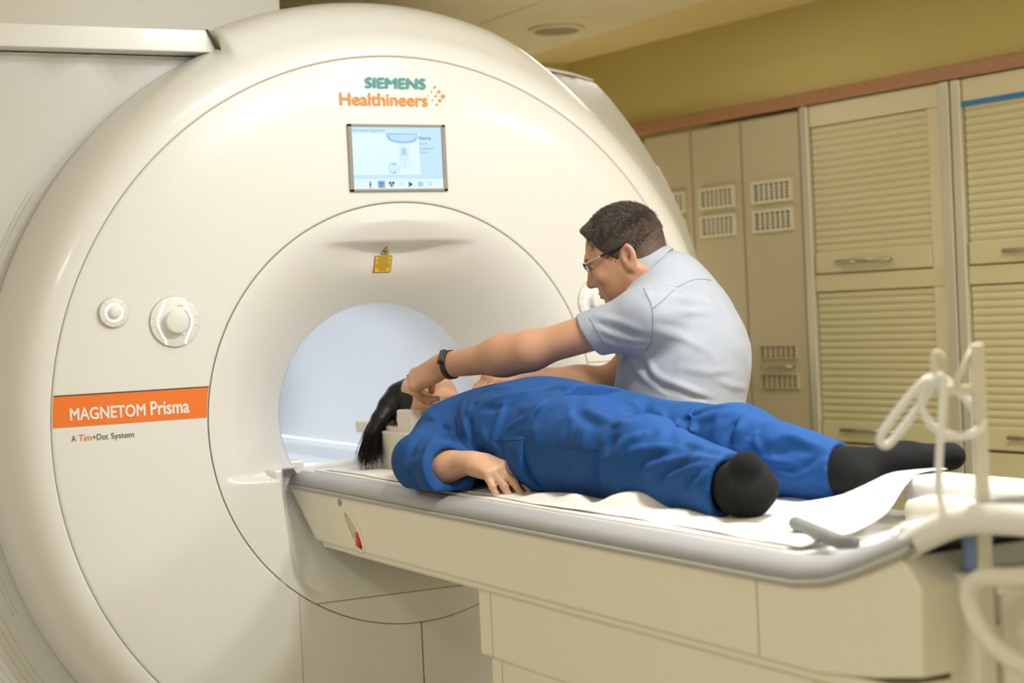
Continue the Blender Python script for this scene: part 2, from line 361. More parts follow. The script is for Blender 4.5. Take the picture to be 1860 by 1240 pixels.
LEG_FOLDS=[([[-0.136,-1.211,1.037],[-0.127,-1.218,1.06],[-0.108,-1.226,1.081],[-0.106,-1.274,1.086]],0.017,0.00936),([[-0.144,-1.289,1.017],[-0.139,-1.294,1.038],[-0.125,-1.312,1.057],[-0.105,-1.336,1.068]],0.017,0.00936),([[-0.143,-1.255,1.032],[-0.135,-1.26,1.053],[-0.124,-1.28,1.07]],-0.0136,0.0078000000000000005),([[-0.136,-1.326,1.02],[-0.131,-1.33,1.033],[-0.116,-1.383,1.043],[-0.101,-1.444,1.047]],0.0136,0.00936),([[-0.132,-1.372,0.99],[-0.129,-1.401,1.008],[-0.113,-1.482,1.026],[-0.103,-1.516,1.032]],0.0136,0.00936),([[-0.133,-1.351,1.003],[-0.127,-1.373,1.024],[-0.116,-1.426,1.033]],-0.0102,0.0078000000000000005),([[-0.128,-1.439,0.972],[-0.128,-1.465,0.992],[-0.119,-1.518,1.009],[-0.108,-1.553,1.019]],0.0136,0.00936),([[-0.13,-1.415,0.984],[-0.127,-1.44,1.006],[-0.116,-1.5,1.019]],-0.0102,0.0078000000000000005),([[-0.124,-1.531,0.962],[-0.123,-1.543,0.988],[-0.108,-1.566,1.011]],0.011899999999999999,0.008579999999999999),([[-0.126,-1.502,0.97],[-0.124,-1.514,0.994],[-0.116,-1.545,1.008]],-0.0085,0.0075),([[-0.137,-1.205,1.031],[-0.136,-1.194,0.994],[-0.121,-1.181,0.958]],-0.0204,0.01014),([[-0.119,-1.198,0.954],[-0.139,-1.227,0.991],[-0.144,-1.245,1.02]],0.0136,0.01014),([[-0.057,-1.023,1.11],[-0.081,-1.105,1.099],[-0.099,-1.205,1.085]],0.0102,0.00936),([[-0.082,-1.024,1.103],[-0.106,-1.11,1.085],[-0.113,-1.167,1.076]],-0.0085,0.00936),([[-0.075,-0.982,1.114],[-0.113,-1.07,1.08],[-0.134,-1.094,1.046]],0.0068,0.012480000000000002),([[-0.112,-1.109,1.079],[-0.133,-1.146,1.048],[-0.139,-1.137,1.014]],0.0068,0.012480000000000002),([[-0.09,-1.435,1.055],[0.08,-1.227,1.061],[0.104,-1.271,1.087],[0.132,-1.31,1.094]],0.015299999999999998,0.01014),([[-0.083,-1.388,1.066],[0.084,-1.196,1.074],[0.115,-1.224,1.096]],-0.011899999999999999,0.008579999999999999),([[0.102,-1.347,1.027],[0.111,-1.343,1.054],[0.131,-1.341,1.076],[0.161,-1.357,1.08]],0.0204,0.01014),([[0.095,-1.328,1.039],[0.105,-1.327,1.061],[0.122,-1.331,1.076]],-0.015299999999999998,0.008579999999999999),([[0.118,-1.371,1.039],[0.131,-1.37,1.058],[0.153,-1.382,1.068]],-0.0102,0.00936),([[-0.084,-1.358,1.071],[0.076,-1.173,1.071],[0.1,-1.2,1.088]],0.011899999999999999,0.00936),([[0.097,-1.189,1.088],[0.125,-1.187,1.103]],0.0085,0.0078000000000000005),([[0.082,-1.063,1.1],[0.077,-1.113,1.087],[-0.047,-1.334,1.083]],0.0085,0.00936),([[0.128,-1.433,0.977],[0.146,-1.496,0.967],[0.168,-1.548,1.003]],0.015299999999999998,0.00936),([[0.132,-1.451,0.993],[0.146,-1.502,0.987],[0.168,-1.536,1.015]],-0.0102,0.008579999999999999),([[0.127,-1.409,1.028],[0.159,-1.446,1.048],[0.176,-1.517,1.033]],0.011899999999999999,0.010920000000000001),([[0.127,-1.43,1.006],[0.149,-1.474,1.025],[0.165,-1.524,1.019]],-0.0085,0.00936),([[-0.091,-1.447,1.052],[-0.089,-1.498,1.044],[-0.078,-1.559,1.036]],-0.0102,0.0078000000000000005),([[0.119,-1.404,1.002],[0.134,-1.457,0.998],[0.151,-1.521,0.979]],0.0102,0.00936),([[0.17,-1.556,0.958],[0.167,-1.553,0.985],[0.248,-1.486,0.996]],0.0102,0.0078000000000000005)]
SHIRT_FOLDS=[([[0.173,-0.697,1.303],[0.206,-0.762,1.283],[0.246,-0.805,1.26]],0.005200000000000001,0.008),([[0.168,-0.71,1.273],[0.216,-0.756,1.245],[0.257,-0.794,1.234]],0.006500000000000001,0.0075),([[0.182,-0.717,1.239],[0.218,-0.737,1.227],[0.251,-0.772,1.223]],0.005200000000000001,0.0075),([[0.163,-0.697,1.289],[0.2,-0.747,1.264],[0.241,-0.791,1.248]],-0.0039000000000000003,0.0075),([[0.26,-0.823,1.293],[0.346,-0.822,1.301],[0.439,-0.813,1.298]],0.0039000000000000003,0.009600000000000001),([[0.263,-0.817,1.261],[0.326,-0.825,1.242],[0.394,-0.848,1.202]],0.0039000000000000003,0.009600000000000001),([[0.258,-0.821,1.28],[0.309,-0.83,1.269],[0.376,-0.833,1.255]],-0.0026000000000000003,0.008),([[0.266,-0.683,1.198],[0.268,-0.748,1.154],[0.291,-0.8,1.117]],0.0091,0.0088),([[0.272,-0.76,1.196],[0.283,-0.787,1.153],[0.331,-0.832,1.121],[0.391,-0.844,1.096]],0.010400000000000001,0.008),([[0.267,-0.732,1.189],[0.274,-0.771,1.143],[0.309,-0.817,1.113]],-0.0078000000000000005,0.008),([[0.287,-0.794,1.143],[0.336,-0.834,1.108],[0.408,-0.842,1.084]],-0.005200000000000001,0.008),([[0.321,-0.826,1.17],[0.392,-0.848,1.156],[0.462,-0.839,1.157]],0.0039000000000000003,0.009600000000000001),([[0.407,-0.847,1.137],[0.463,-0.833,1.12],[0.533,-0.792,1.108]],0.005200000000000001,0.008),([[0.259,-0.788,1.355],[0.258,-0.811,1.332]],0.005200000000000001,0.0075),([[0.267,-0.799,1.351],[0.301,-0.801,1.358],[0.338,-0.795,1.356],[0.368,-0.794,1.345]],0.005200000000000001,0.0075),([[0.338,-0.795,1.356],[0.395,-0.779,1.369],[0.467,-0.756,1.374]],0.0039000000000000003,0.0075),([[0.296,-0.819,1.337],[0.385,-0.801,1.328],[0.459,-0.807,1.298]],0.0039000000000000003,0.011200000000000002)]
SHIRT_SEAMS=[('seam',[[0.261,-0.78,1.36],[0.256,-0.809,1.332],[0.256,-0.82,1.305],[0.258,-0.816,1.264],[0.263,-0.795,1.23],[0.263,-0.77,1.212]]),('seam',[[0.338,-0.795,1.356],[0.388,-0.778,1.37],[0.467,-0.756,1.374]]),('seam',[[0.162,-0.688,1.296],[0.166,-0.708,1.273],[0.181,-0.717,1.242],[0.208,-0.711,1.217]]),('seam',[[0.258,-0.82,1.313],[0.287,-0.821,1.331],[0.326,-0.803,1.352]])]
SCRUB_SEAMS=[('t',[[-0.13,-0.536,1.079],[-0.164,-0.62,1.04],[-0.186,-0.704,1.016]]),('t',[[-0.158,-0.777,1.032],[-0.144,-0.902,1.04],[-0.125,-0.901,1.066],[-0.107,-0.891,1.101]]),('l',[[-0.14,-1.036,1.029],[-0.137,-1.148,1.031],[-0.138,-1.203,1.029]])]
# ------------------------------------------------------------------ camera, light, world
cam = bpy.data.cameras.new('camera'); co = bpy.data.objects.new('camera', cam); COL.objects.link(co); SC.camera = co
R_ = Vector((0.88175418, -0.46951143, -0.04548176)); U_ = Vector((0.04894213, -0.00483864, 0.9987899)); F_ = Vector((0.46916334, 0.88291313, -0.0187124))
co.matrix_world = Matrix(((R_.x, U_.x, -F_.x, -1.9186), (R_.y, U_.y, -F_.y, -4.2068), (R_.z, U_.z, -F_.z, 1.3255), (0, 0, 0, 1)))
cam.sensor_width = 36; cam.lens = 3118.85/1860*36; cam.clip_start = 0.05
cam.dof.use_dof = True; cam.dof.focus_distance = 4.05; cam.dof.aperture_fstop = 3.0
vs = SC.view_settings; vs.view_transform = 'Standard'; vs.look = 'None'; vs.gamma = 1; vs.use_curve_mapping = False; vs.exposure = EXPOSURE
w = bpy.data.worlds.new('world'); SC.world = w; w.use_nodes = True
w.node_tree.nodes['Background'].inputs['Color'].default_value = (1.0, 0.91, 0.64, 1); w.node_tree.nodes['Background'].inputs['Strength'].default_value = WORLD
def area(name, loc, size, power, col, aim=None, sizey=None):
    l = bpy.data.lights.new(name, 'AREA'); l.energy = power; l.color = col; l.size = size
    if sizey: l.shape = 'RECTANGLE'; l.size_y = sizey
    o = bpy.data.objects.new(name, l); COL.objects.link(o); o.location = loc
    d = (Vector(aim)-Vector(loc)) if aim else Vector((0, 0, -1))
    o.rotation_euler = d.to_track_quat('-Z', 'Y').to_euler(); return o
for loc, s, p, c, aim in LAMPS: area('key_and_fill_lamp', loc, s, p, c, aim)
area('hidden_back_fill', (1.70, 2.25, 1.1), 0.5, BACK_FILL, (1.0, 0.95, 0.82), (1.5, 1.9, 2.44))  # added fill hidden behind the scanner, brightens ceiling and back of the room
for x, y, z, p in BORELAMPS:
    l = bpy.data.lights.new('bore_lamp', 'AREA'); l.energy = p; l.color = (0.88, 0.935, 1.0); l.shape = 'RECTANGLE'; l.size = 0.2; l.size_y = 0.7
    o = bpy.data.objects.new('bore_lamp', l); COL.objects.link(o); o.location = (x, y, z)

# ------------------------------------------------------------------ room
N_ = Vector((0.99549, 0.09486, 0)); UD = Vector((-0.09486, 0.99549, 0)); WK = 2.2993
WM = Matrix(((UD.x, -N_.x, 0, N_.x*WK), (UD.y, -N_.y, 0, N_.y*WK), (0, 0, 1, 0), (0, 0, 0, 1)))   # (along wall, out from wall, up)
def wallbox(u0, u1, d0, d1, z0, z1, bev=0.0):
    m = MB(); m.box(u0, u1, d0, d1, z0, z1, bev, mtx=WM); return m
H = 2.44
struct('floor', mesh([(-3.2, -6, 0), (2.9, -6, 0), (2.9, 3, 0), (-3.2, 3, 0)], [(0, 1, 2, 3)]), M['floor'])
m = MB(); m.box(-3.4, 3.2, -3.2, 3.2, H, H+0.12); struct('ceiling', m.mesh(), M['ceil'])
m = wallbox(-6.2, 2.75, -0.72, -0.58, 0, H); m.box(-6.2, 2.75, -0.58, 0.0, 2.103, H, mtx=WM); struct('wall_right', m.mesh(), M['wall'])
m = MB(); m.box(-3.2, 2.7, 2.62, 2.74, 0, H); struct('wall_back', m.mesh(), M['wall'])
m = MB(); m.box(-3.3, -3.18, -3.2, 2.7, 0, H); struct('wall_left', m.mesh(), M['bulk'])
m = wallbox(-2.2, 2.72, -0.03, 0.022, 2.053, 2.102, 0.004); struct('trim_1', m.mesh(), M['wood'])
m = MB(); m.box(-1.9, -0.126, 0.5, 2.25, 2.112, H, 0.01); struct('wall_bulkhead', m.mesh(), M['bulk'])
# lay-in ceiling tiles over the scanner bay
m = MB()
for i in range(-2, 4):
    for j in range(-3, 5):
        x1 = 1.72-0.61*i; x0 = x1-0.602; y0 = 2.02-0.61*j; 
        if x1 > 1.73: continue
        m.box(x0, x1, y0-0.602, y0, H-0.02, H-0.005, 0.004, 1)
struct('trim_2', m.mesh(), M['tile'])
t = thing('ceiling_speaker', 'round beige ceiling speaker set in the ceiling tile above the scanner', 'speaker', (1.46, 1.66, H-0.02))
m = MB(); m.cyl((1.46, 1.66, H-0.026), (0, 0, 1), 0.11, 0.012, 40, 0.004); obj('rim', m.mesh(), M['tile'], t, True)
m = MB(); m.cyl((1.46, 1.66, H-0.031), (0, 0, 1), 0.088, 0.008, 40, 0.002); obj('grille', m.mesh(), mat('speaker_grille', (0.36, 0.31, 0.19), 0.8, bump=(400, 0.4)), t, True)

# lockers ------------------------------------------------------------------
def vent(u0, u1, z0, z1, parent, pale):
    m = MB(); d = 0.012
    m.box(u0, u1, -0.004, 0.001, z0, z1, mtx=WM)
    m.mi = 1
    fr = 0.011 if pale else 0.006
    m.box(u0-fr, u1+fr, 0.0, d, z1, z1+fr, mtx=WM); m.box(u0-fr, u1+fr, 0.0, d, z0-fr, z0, mtx=WM)
    m.box(u0-fr, u0, 0.0, d, z0, z1, mtx=WM); m.box(u1, u1+fr, 0.0, d, z0, z1, mtx=WM)
    nc = 7; w = (u1-u0)/nc
    for i in range(1, nc): m.box(u0+i*w-0.0045, u0+i*w+0.0045, 0.0, d*0.7, z0, z1, mtx=WM)
    for i in range(1, 5): z = z0+(z1-z0)*i/5; m.box(u0, u1, 0.0, d*0.6, z-0.002, z+0.002, mtx=WM)
    obj('vent', m.mesh(), [M['vent_dark'], M['vent'] if pale else M['locker']], parent)
for u0, u1, lab in ((0.905, 1.241, 'tall beige locker beside the roller shutter cabinets, with a bow handle between its lower vents'),
                    (1.247, 1.555, 'tall beige locker behind the technician, middle of the three lockers'),
                    (1.561, 1.872, 'tall beige locker half hidden behind the scanner, farthest of the three lockers')):
    p = WM @ Vector((u0, 0, 0))
    t = thing('tall_locker', lab, 'locker', p, 'tall beige lockers along the right wall')
    obj('body', wallbox(u0, u1, -0.55, -0.02, 0.0, 2.045).mesh(), M['locker'], t)
    d = obj('door', wallbox(u0+0.003, u1-0.003, -0.02, 0.0, 0.09, 2.035, 0.003).mesh(), M['locker'], t)
    a, b = (u0+0.057, u1-0.072) if u0 < 1 else (u0+0.055, u1-0.06)
    for z0, z1, pale in ((1.71, 1.776, True), (1.595, 1.662, True), (1.088, 1.132, False), (0.972, 1.018, False)): vent(a, b, z0, z1, d, pale)
    uc = (a+b)/2
    m = MB(); pts = [WM @ Vector((uc+s*0.085, dd, 1.052)) for s, dd in ((-1, 0.0), (-0.95, 0.022), (-0.6, 0.030), (0, 0.032), (0.6, 0.030), (0.95, 0.022), (1, 0.0))]
    m.tube(pts, 0.007, 8); obj('handle', m.mesh(), M['handle'], d, True)
# roller shutter cabinets -----------------------------------------------------
def shutter_cabinet(u0, u1, lab, tape):
    t = thing('roller_shutter_cabinet', lab, 'cabinet', WM @ Vector((u1, 0, 0)), 'roller shutter cabinets on the right wall')
    m = wallbox(u0, u1, -0.56, -0.05, 0.0, 2.05); obj('body', m.mesh(), M['frame'], t)
    for a, b in ((u0, u0+0.052), (u1-0.046, u1)):
        m = wallbox(a+0.003, b-0.003, -0.05, 0.012, 0.0, 2.05, 0.004)
        obj('stile', m.mesh(), M['alu'], t)
    a, b = u0+0.052, u1-0.046
    obj('top_rail', wallbox(a, b, -0.05, 0.0, 1.968, 2.05, 0.003).mesh(), M['frame'], t)
    if tape: obj('tape_strip', wallbox(a-0.01, b, 0.0, 0.0025, 1.955, 1.972).mesh(), M['tape'], t)
    obj('side_strip', wallbox(a, a+0.066, -0.05, -0.004, 0.09, 1.968, 0.003).mesh(), M['frame'], t)
    s0 = a+0.068
    obj('middle_rail', wallbox(a, b, -0.05, 0.001, 1.338, 1.402, 0.003).mesh(), M['shutter'], t)
    for z0, z1, hz in ((1.405, 1.966, 1.447), (0.765, 1.336, 0.815)):
        m = MB(); m.box(s0, b-0.004, -0.045, -0.012, z0, z1-0.004, mtx=WM)
        zb = z0+0.085; n = int((z1-zb)/0.0262); st = (z1-zb)/n
        for i in range(n):     # each slat: a shallow curved face with a step under it
            zz = zb+i*st; v = []; k = 6
            for j in range(k+1):
                q = j/k; v.append((zz+q*st*0.93, -0.012+0.0055*math.sin(PI*min(1, 0.12+0.88*(1-q)))**0.7))
            vv = [(s0, dd, z) for z, dd in v]+[(b-0.004, dd, z) for z, dd in v]+[(s0, -0.02, zz), (b-0.004, -0.02, zz)]
            ff = [(j, j+k+1, j+k+2, j+1) for j in range(k)]+[(2*k+2, 2*k+3, k+1, 0)]
            m.raw(vv, ff, WM)
        s = obj('shutter', m.mesh(), M['shutter'], t)
        obj('bottom_bar', wallbox(s0, b-0.004, -0.03, 0.001, z0+0.003, zb-0.004, 0.004).mesh(), M['shutter'], s)
        uc = (s0+b)/2+0.02 if hz > 1 else (s0+b)/2+0.03; m = MB()
        m.tube([WM @ Vector((uc-0.14, 0.026, hz)), WM @ Vector((uc+0.14, 0.026, hz))], 0.0075, 8, flat=(0, 0, 1))
        for e in (-0.12, 0.12): m.tube([WM @ Vector((uc+e, -0.002, hz)), WM @ Vector((uc+e, 0.026, hz))], 0.007, 8)
        obj('handle', m.mesh(), M['handle'], s, True)
    m = wallbox(a, b, -0.05, 0.0, 0.09, 0.758, 0.003); obj('base_door', m.mesh(), M['shutter'], t)
    obj('plinth', wallbox(u0+0.01, u1-0.01, -0.05, -0.02, 0.0, 0.088).mesh(), M['frame'], t)
shutter_cabinet(0.134, 0.890, 'cream roller shutter cabinet next to the beige lockers', False)
shutter_cabinet(-0.70, 0.130, 'cream roller shutter cabinet at the right edge with blue tape under its top rail', True)

# ------------------------------------------------------------------ scanner
ZC = 1.06
T_ = thing('mri_scanner', 'huge white round-fronted MRI scanner with an open bore and display screen', 'scanner', (0, 0.9, 0))
NS = 256
def lathe(prof, th0=0.0, th1=2*PI, n=NS, close=True, zmin=0.0, fn=None, zmax=None):
    """revolve (r, y) profile about the bore axis; theta measured from +Z towards +X"""
    full = abs(th1-th0-2*PI) < 1e-6; cnt = n if full else n+1
    V = []; k = len(prof)
    for i in range(cnt):
        a = th0+(th1-th0)*i/n
        for r, y in prof:
            if fn: r, y = fn(a, r, y)
            z = ZC+r*math.cos(a)
            V.append((r*math.sin(a), y, max(z, zmin) if zmax is None else min(max(z, zmin), zmax)))
    F = []
    for i in range(n if full else n):
        j = (i+1) % cnt
        for q in range(k-1): F.append((i*k+q, i*k+q+1, j*k+q+1, j*k+q))
    return V, F
R1, R2, R3 = 0.5651, 0.958, 1.086
# front panel
V, F = lathe([(R1+0.0012, 0.02), (R1+0.0012, 0.0024), (R1+0.0032, 0.0005), (R1+0.008, 0.0), (0.70, 0.0), (0.83, 0.0015), (R2-0.010, 0.008), (R2-0.0045, 0.0095), (R2-0.0015, 0.0115), (R2-0.0015, 0.03)])
obj('front_panel', mesh(V, F), M['plastic'], T_, True)
for r_, y_ in ((R1, 0.0045), (R2, 0.0155)):
    V, F = lathe([(r_-0.006, y_), (r_+0.006, y_)]); obj('gap_backing', mesh(V, F), M['seam'], T_, True)
# ring with raised hood over the top
THS = math.atan2(-0.428, 2.006-ZC)      # the slit where the hood starts
def hood(a, r, y):
    a = (a+PI) % (2*PI)-PI
    h = smoothstep(THS, THS+0.012, a)*(1-smoothstep(0.30, 0.75, a))
    return r+0.046*h*smoothstep(1.03, R3, r), y
prof = [(R2+0.0008, 0.03), (R2+0.0008, 0.0125), (R2+0.003, 0.0105), (R2+0.006, 0.0105)]
for i in range(1, 17):
    q = i/16; prof.append((R2+0.006+(R3-R2-0.006)*math.sin(q*PI/2*0.93)/math.sin(PI/2*0.93)*1.0, 0.0105+0.183*(1-math.cos(q*PI/2*0.93))/(1-math.cos(PI/2*0.93))))
prof += [(R3+0.001, 0.20), (R3-0.004, 0.206), (R3-0.02, 0.22)]
V, F = lathe(prof, n=720, fn=hood); obj('front_ring', mesh(V, F), M['plastic'], T_, True)
# dark slit in the ring, left of the hood
def slit(p0, p1, w, d):
    a = Vector(p0); b = Vector(p1); s = (b-a).normalized().cross(Vector((0, 1, 0)))*w
    return [a-s, a+s, b+s, b-s, a-s+Vector((0, d, 0)), a+s+Vector((0, d, 0)), b+s+Vector((0, d, 0)), b-s+Vector((0, d, 0))]
BOXF = [(0, 1, 2, 3), (7, 6, 5, 4), (0, 4, 5, 1), (1, 5, 6, 2), (2, 6, 7, 3), (3, 7, 4, 0)]
obj('ring_slit', mesh(slit((-0.4285, 0.100, 2.009), (-0.470, 0.145, 2.096), 0.0022, 0.1), BOXF), M['gap'], T_)
# body
YB = 0.207
def flat_left(a, r, y):
    a = a % (2*PI); h = smoothstep(PI*1.0, PI*1.08, a)*(1-smoothstep(1.94*PI, 2*PI, a))
    k = (r-1.10)/(1.36-1.10); c = math.cos(a)
    if not (r < 1.10 or y > 1): r, y = r+h*(1.80-1.36)*k, y+h*(YB+0.012-y)
    elif y > 1 and r > 1: r = r+h*0.44
    if c > 1e-6: r = min(r, 0.973/c)
    if c < -1e-6: r = min(r, ZC/-c)
    return r, y
V, F = lathe([(R3-0.012, YB+0.012), (R3+0.016, YB+0.012), (1.15, 0.262), (1.20, 0.315), (1.25, 0.37), (1.30, 0.425), (1.345, 0.50), (1.36, 0.60), (1.36, 2.25), (0.32, 2.30)], n=NS, fn=flat_left)
obj('body_cover', mesh(V, F), M['panel_grey'], T_, True)
# white strip beside the ring on the right, widening downward
V = []; n = 80
for i in range(n+1):
    a = 0.42+(PI*0.72-0.42)*i/n; wd = 0.012+0.062*smoothstep(0, 0.45, i/n*1.6)
    for r, y in ((R3-0.006, YB-0.003), (R3+0.5*wd, YB+0.012), (R3+wd, YB+0.033), (R3+wd+0.001, YB+0.055)): V.append((r*math.sin(a), y, max(ZC+r*math.cos(a), 0)))
F = [(i*4+q, i*4+q+1, i*4+q+5, i*4+q+4) for i in range(n) for q in range(3)]
obj('side_strip', mesh(V, F), M['plastic'], T_, True)
# white top plate with a front lip following the flared body
def cone_y(R):
    return float(np.interp(R, [1.086, 1.102, 1.15, 1.30, 1.345, 1.36], [0.20, 0.215, 0.262, 0.425, 0.50, 0.60]))
m = MB()
m.prism([(-1.75, 2.036), (-0.438, 2.036), (-0.470, 2.095), (-1.75, 2.095)], 1, 0.150, 1.60, 0.003); obj('top_plate', m.mesh(), M['plastic'], T_)
xs = [0.46, 0.6, 0.75, 0.90]
V = []
for x in xs:
    y = cone_y(math.hypot(x, 0.98)); z = 2.037
    for dy, dz in ((-0.008, -0.004), (-0.008, 0.004), (1.0, 0.004), (1.0, -0.004)): V.append((x, y+dy, z+dz))
F = [(i*4+q, i*4+4+q, i*4+4+(q+1) % 4, i*4+(q+1) % 4) for i in range(3) for q in range(4)]+[(0, 1, 2, 3), (12, 13, 14, 15)]
obj('top_edge_trim', mesh(V, F), M['plastic'], T_)
m = MB(); m.tube([(1.352*math.sin(a), 0.52, ZC+1.352*math.cos(a)) for a in np.linspace(1.02, 2.35, 60)], 0.009, 8)
obj('rear_edge_trim', m.mesh(), M['plastic'], T_, True)
# top hood cap behind the ring
V = []; n = 60
for i in range(n+1):
    a = THS+0.013+(0.72-THS)*i/n; R = hood(a, R3, 0)[0]-0.002
    for r, y in ((R, 0.198), (R-0.002, 0.30), (R-0.02, 0.42), (1.0, 0.5)): V.append((r*math.sin(a), y, ZC+r*math.cos(a)))
F = [(i*4+q, i*4+q+1, i*4+q+5, i*4+q+4) for i in range(n) for q in range(3)]
obj('hood_cap', mesh(V, F), M['plastic'], T_, True)
# grooves in the grey side cover
m = MB()
for R, a0, a1 in ((1.112, 4.3, 5.3), (1.122, 4.3, 5.3), (1.150, 3.5, 4.45), (1.165, 3.5, 4.4), (1.180, 3.5, 4.4), (1.195, 3.5, 4.4), (1.21, 3.5, 4.4), (1.225, 3.5, 4.4), (1.24, 3.5, 4.4)):
    m.tube([(R*math.sin(a), YB+0.0115, max(0.01, ZC+R*math.cos(a))) for a in np.linspace(a0, a1, 60)], 0.0011, 6)
obj('cover_groove', m.mesh(), mat('groove_pale', (0.66, 0.64, 0.58), 0.5), T_, True)
# bore funnel: bell mouth with a crease above and an apron shelf below
def funnel_y(r, x, z):
    q = np.clip((R1-r)/(R1-0.30), 0, 1); y = 0.205*q**1.75
    led = 0.030*np.exp(-((z-1.503)/0.045)**2)*smoothstep(0.25, 0.02, np.abs(x))*smoothstep(1.524, 1.512, z)
    led = led*np.where(z < 1.524, 1, 0)
    y = y+led-0.010*smoothstep(1.50, 1.53, z)*smoothstep(0.26, 0.05, np.abs(x))*smoothstep(R1, R1-0.05, r)
    y = y*smoothstep(0.912, 0.930, z)
    rec = 0.29*np.clip((z-0.582)/0.335, 0, 1)*smoothstep(0.0, -0.045, np.abs(x)-(0.352+0.030*np.clip((z-0.582)/0.335, 0, 1)))*smoothstep(0.930, 0.918, z)*smoothstep(R1-0.002, R1-0.035, r)   # dock recess for the table
    return np.maximum(y, rec)
V = []; na, nr = 420, 72
for i in range(na):
    a = 2*PI*i/na
    for k in range(nr+1):
        r = R1-0.0014-(R1-0.0014-0.30)*k/nr; x = r*math.sin(a); z = ZC+r*math.cos(a); V.append((x, r, z))
V = np.array(V); rr = V[:, 1].copy(); V[:, 1] = funnel_y(rr, V[:, 0], V[:, 2])
F = [(i*(nr+1)+k, i*(nr+1)+k+1, ((i+1) % na)*(nr+1)+k+1, ((i+1) % na)*(nr+1)+k) for i in range(na) for k in range(nr)]
# the part of the disc inside the bore radius below the shelf (behind the table dock)
nb = len(V); ext = []
for i in range(na):
    a = 2*PI*i/na; z = ZC+0.30*math.cos(a)
    if z < 0.93: ext.append(i)
V2 = V.tolist(); F2 = list(F); K = 8
for j, i in enumerate(ext):
    x, y, z = V[i*(nr+1)+nr]
    for k in range(K+1):
        zz = z+(0.917-z)*k/K if z < 0.917 else z
        V2.append((x, float(funnel_y(np.array([0.30]), np.array([x]), np.array([min(zz, 0.917)]))[0]), zz))
    V2.append((x, 0.31, 0.922))
for j in range(len(ext)-1):
    for k in range(K+1):
        q0 = nb+j*(K+2)+k; F2.append((q0, q0+1, q0+K+3, q0+K+2))
obj('bore_funnel', mesh(V2, F2), M['plastic'], T_, True)
for s in (-1, 1):
    m = MB(); q = [(-0.392, 0.004), (-0.375, 0.002), (-0.282, 0.236), (-0.222, 0.236), (-0.222, 0.315), (-0.392, 0.315)]
    v = [(s*-x, y, z) for z in (0.60, 0.9365) for x, y in q]; f = [tuple(range(6)), tuple(range(11, 5, -1))]+[(k, k+6, (k+1) % 6+6, (k+1) % 6) for k in range(6)]
    b = bmesh.new(); vs = [b.verts.new((-x, y, z)) for x, y, z in v]
    for k in f: b.faces.new([vs[n] for n in k])
    bmesh.ops.recalc_face_normals(b, faces=b.faces); bmesh.ops.bevel(b, geom=b.edges[:], offset=0.004, segments=2, profile=0.5, affect='EDGES')
    obj('dock_cheek', bm_mesh(b), M['plastic'], T_)
V, F = lathe([(0.300, 0.203), (0.300, 0.22), (0.302, 2.30)], n=160); obj('bore_tube', mesh(V, F), M['bore'], T_, True)
# inside the bore: table guides and the light strip
m = MB()
m.box(0.17, 0.262, 0.34, 2.29, 0.835, 0.905, 0.006); m.box(-0.262, -0.17, 0.34, 2.29, 0.835, 0.905, 0.006); m.box(-0.18, 0.18, 0.34, 2.29, 0.82, 0.865, 0.004)
obj('table_guide', m.mesh(), M['bore'], T_)
for s in (-1, 1):
    m = MB(); m.box(s*0.262-0.014, s*0.262+0.014, 0.36, 2.28, 0.894, 0.905, 0.003); obj('light_strip', m.mesh(), M['striplight'], T_)
# seams of the lower cover
def seam(x0, x1, z0, z1, name='panel_seam', mt='seam', y=-0.0004):
    m = MB(); m.box(x0, x1, y, 0.006, z0, z1); obj(name, m.mesh(), M[mt], T_)
seam(-0.296, 0.296, 0.578, 0.5815); seam(0.0, 0.0028, 0.03, 0.497, mt='gap'); seam(-0.344, -0.3425, 0.03, 0.612)
# orange band and the seam lines above it
def band(z0, z1, sgn, y, inset=0.0):
    V = []; n = 24
    for k in range(5):
        z = z0+(z1-z0)*k/4; xo = math.sqrt((R2-0.004)**2-(z-ZC)**2); xi = math.sqrt((R1+0.004)**2-(z-ZC)**2)
        for i in range(n+1):
            x = xi+(xo-xi)*i/n; r = math.hypot(x, z-ZC); V.append((sgn*x, float(np.interp(r, [0.70, 0.83, R2-0.010, R2-0.0045], [0.0, 0.0015, 0.008, 0.0095]))-y, z))
    F = [(k*(n+1)+i, k*(n+1)+i+1, (k+1)*(n+1)+i+1, (k+1)*(n+1)+i) for k in range(4) for i in range(n)]
    return mesh(V, F)
ob = obj('orange_band', band(1.087, 1.1625, -1, 0.0008), M['orange'], T_, True)
obj('band_seam', band(1.1628, 1.1662, -1, 0.0010), M['gap'], T_); obj('band_seam', band(1.1640, 1.1665, 1, 0.0010), M['seam'], T_)
def bandtext(s, x0, x1, z0, z1, mt, par, bold=0.0):
    me = text_mesh(s, x0, x1, z0, z1, 0, bold)
    for v in me.vertices:
        r = math.hypot(v.co.x, v.co.z-ZC); v.co.y = float(np.interp(r, [0.70, 0.83, R2-0.010, R2-0.0045], [0.0, 0.0015, 0.008, 0.0095]))-0.0016+v.co.y
    return obj('lettering', me, M[mt], par)
bandtext('MAGNETOM', -0.911, -0.726, 1.103, 1.132, 'white_ink', ob, 0.035)
bandtext('Prisma', -0.712, -0.614, 1.103, 1.136, 'white_ink', ob, 0.035)
for s, x0, x1, z0, z1, c in (('A', -0.911, -0.9, 1.051, 1.066, 'dark_ink'), ('Tim', -0.893, -0.862, 1.051, 1.067, 'red_ink'), ('+Dot', -0.860, -0.821, 1.051, 1.066, 'dark_ink'), ('System', -0.814, -0.757, 1.047, 1.066, 'dark_ink')):
    bandtext(s, x0, x1, z0, z1, c, T_, 0.0)
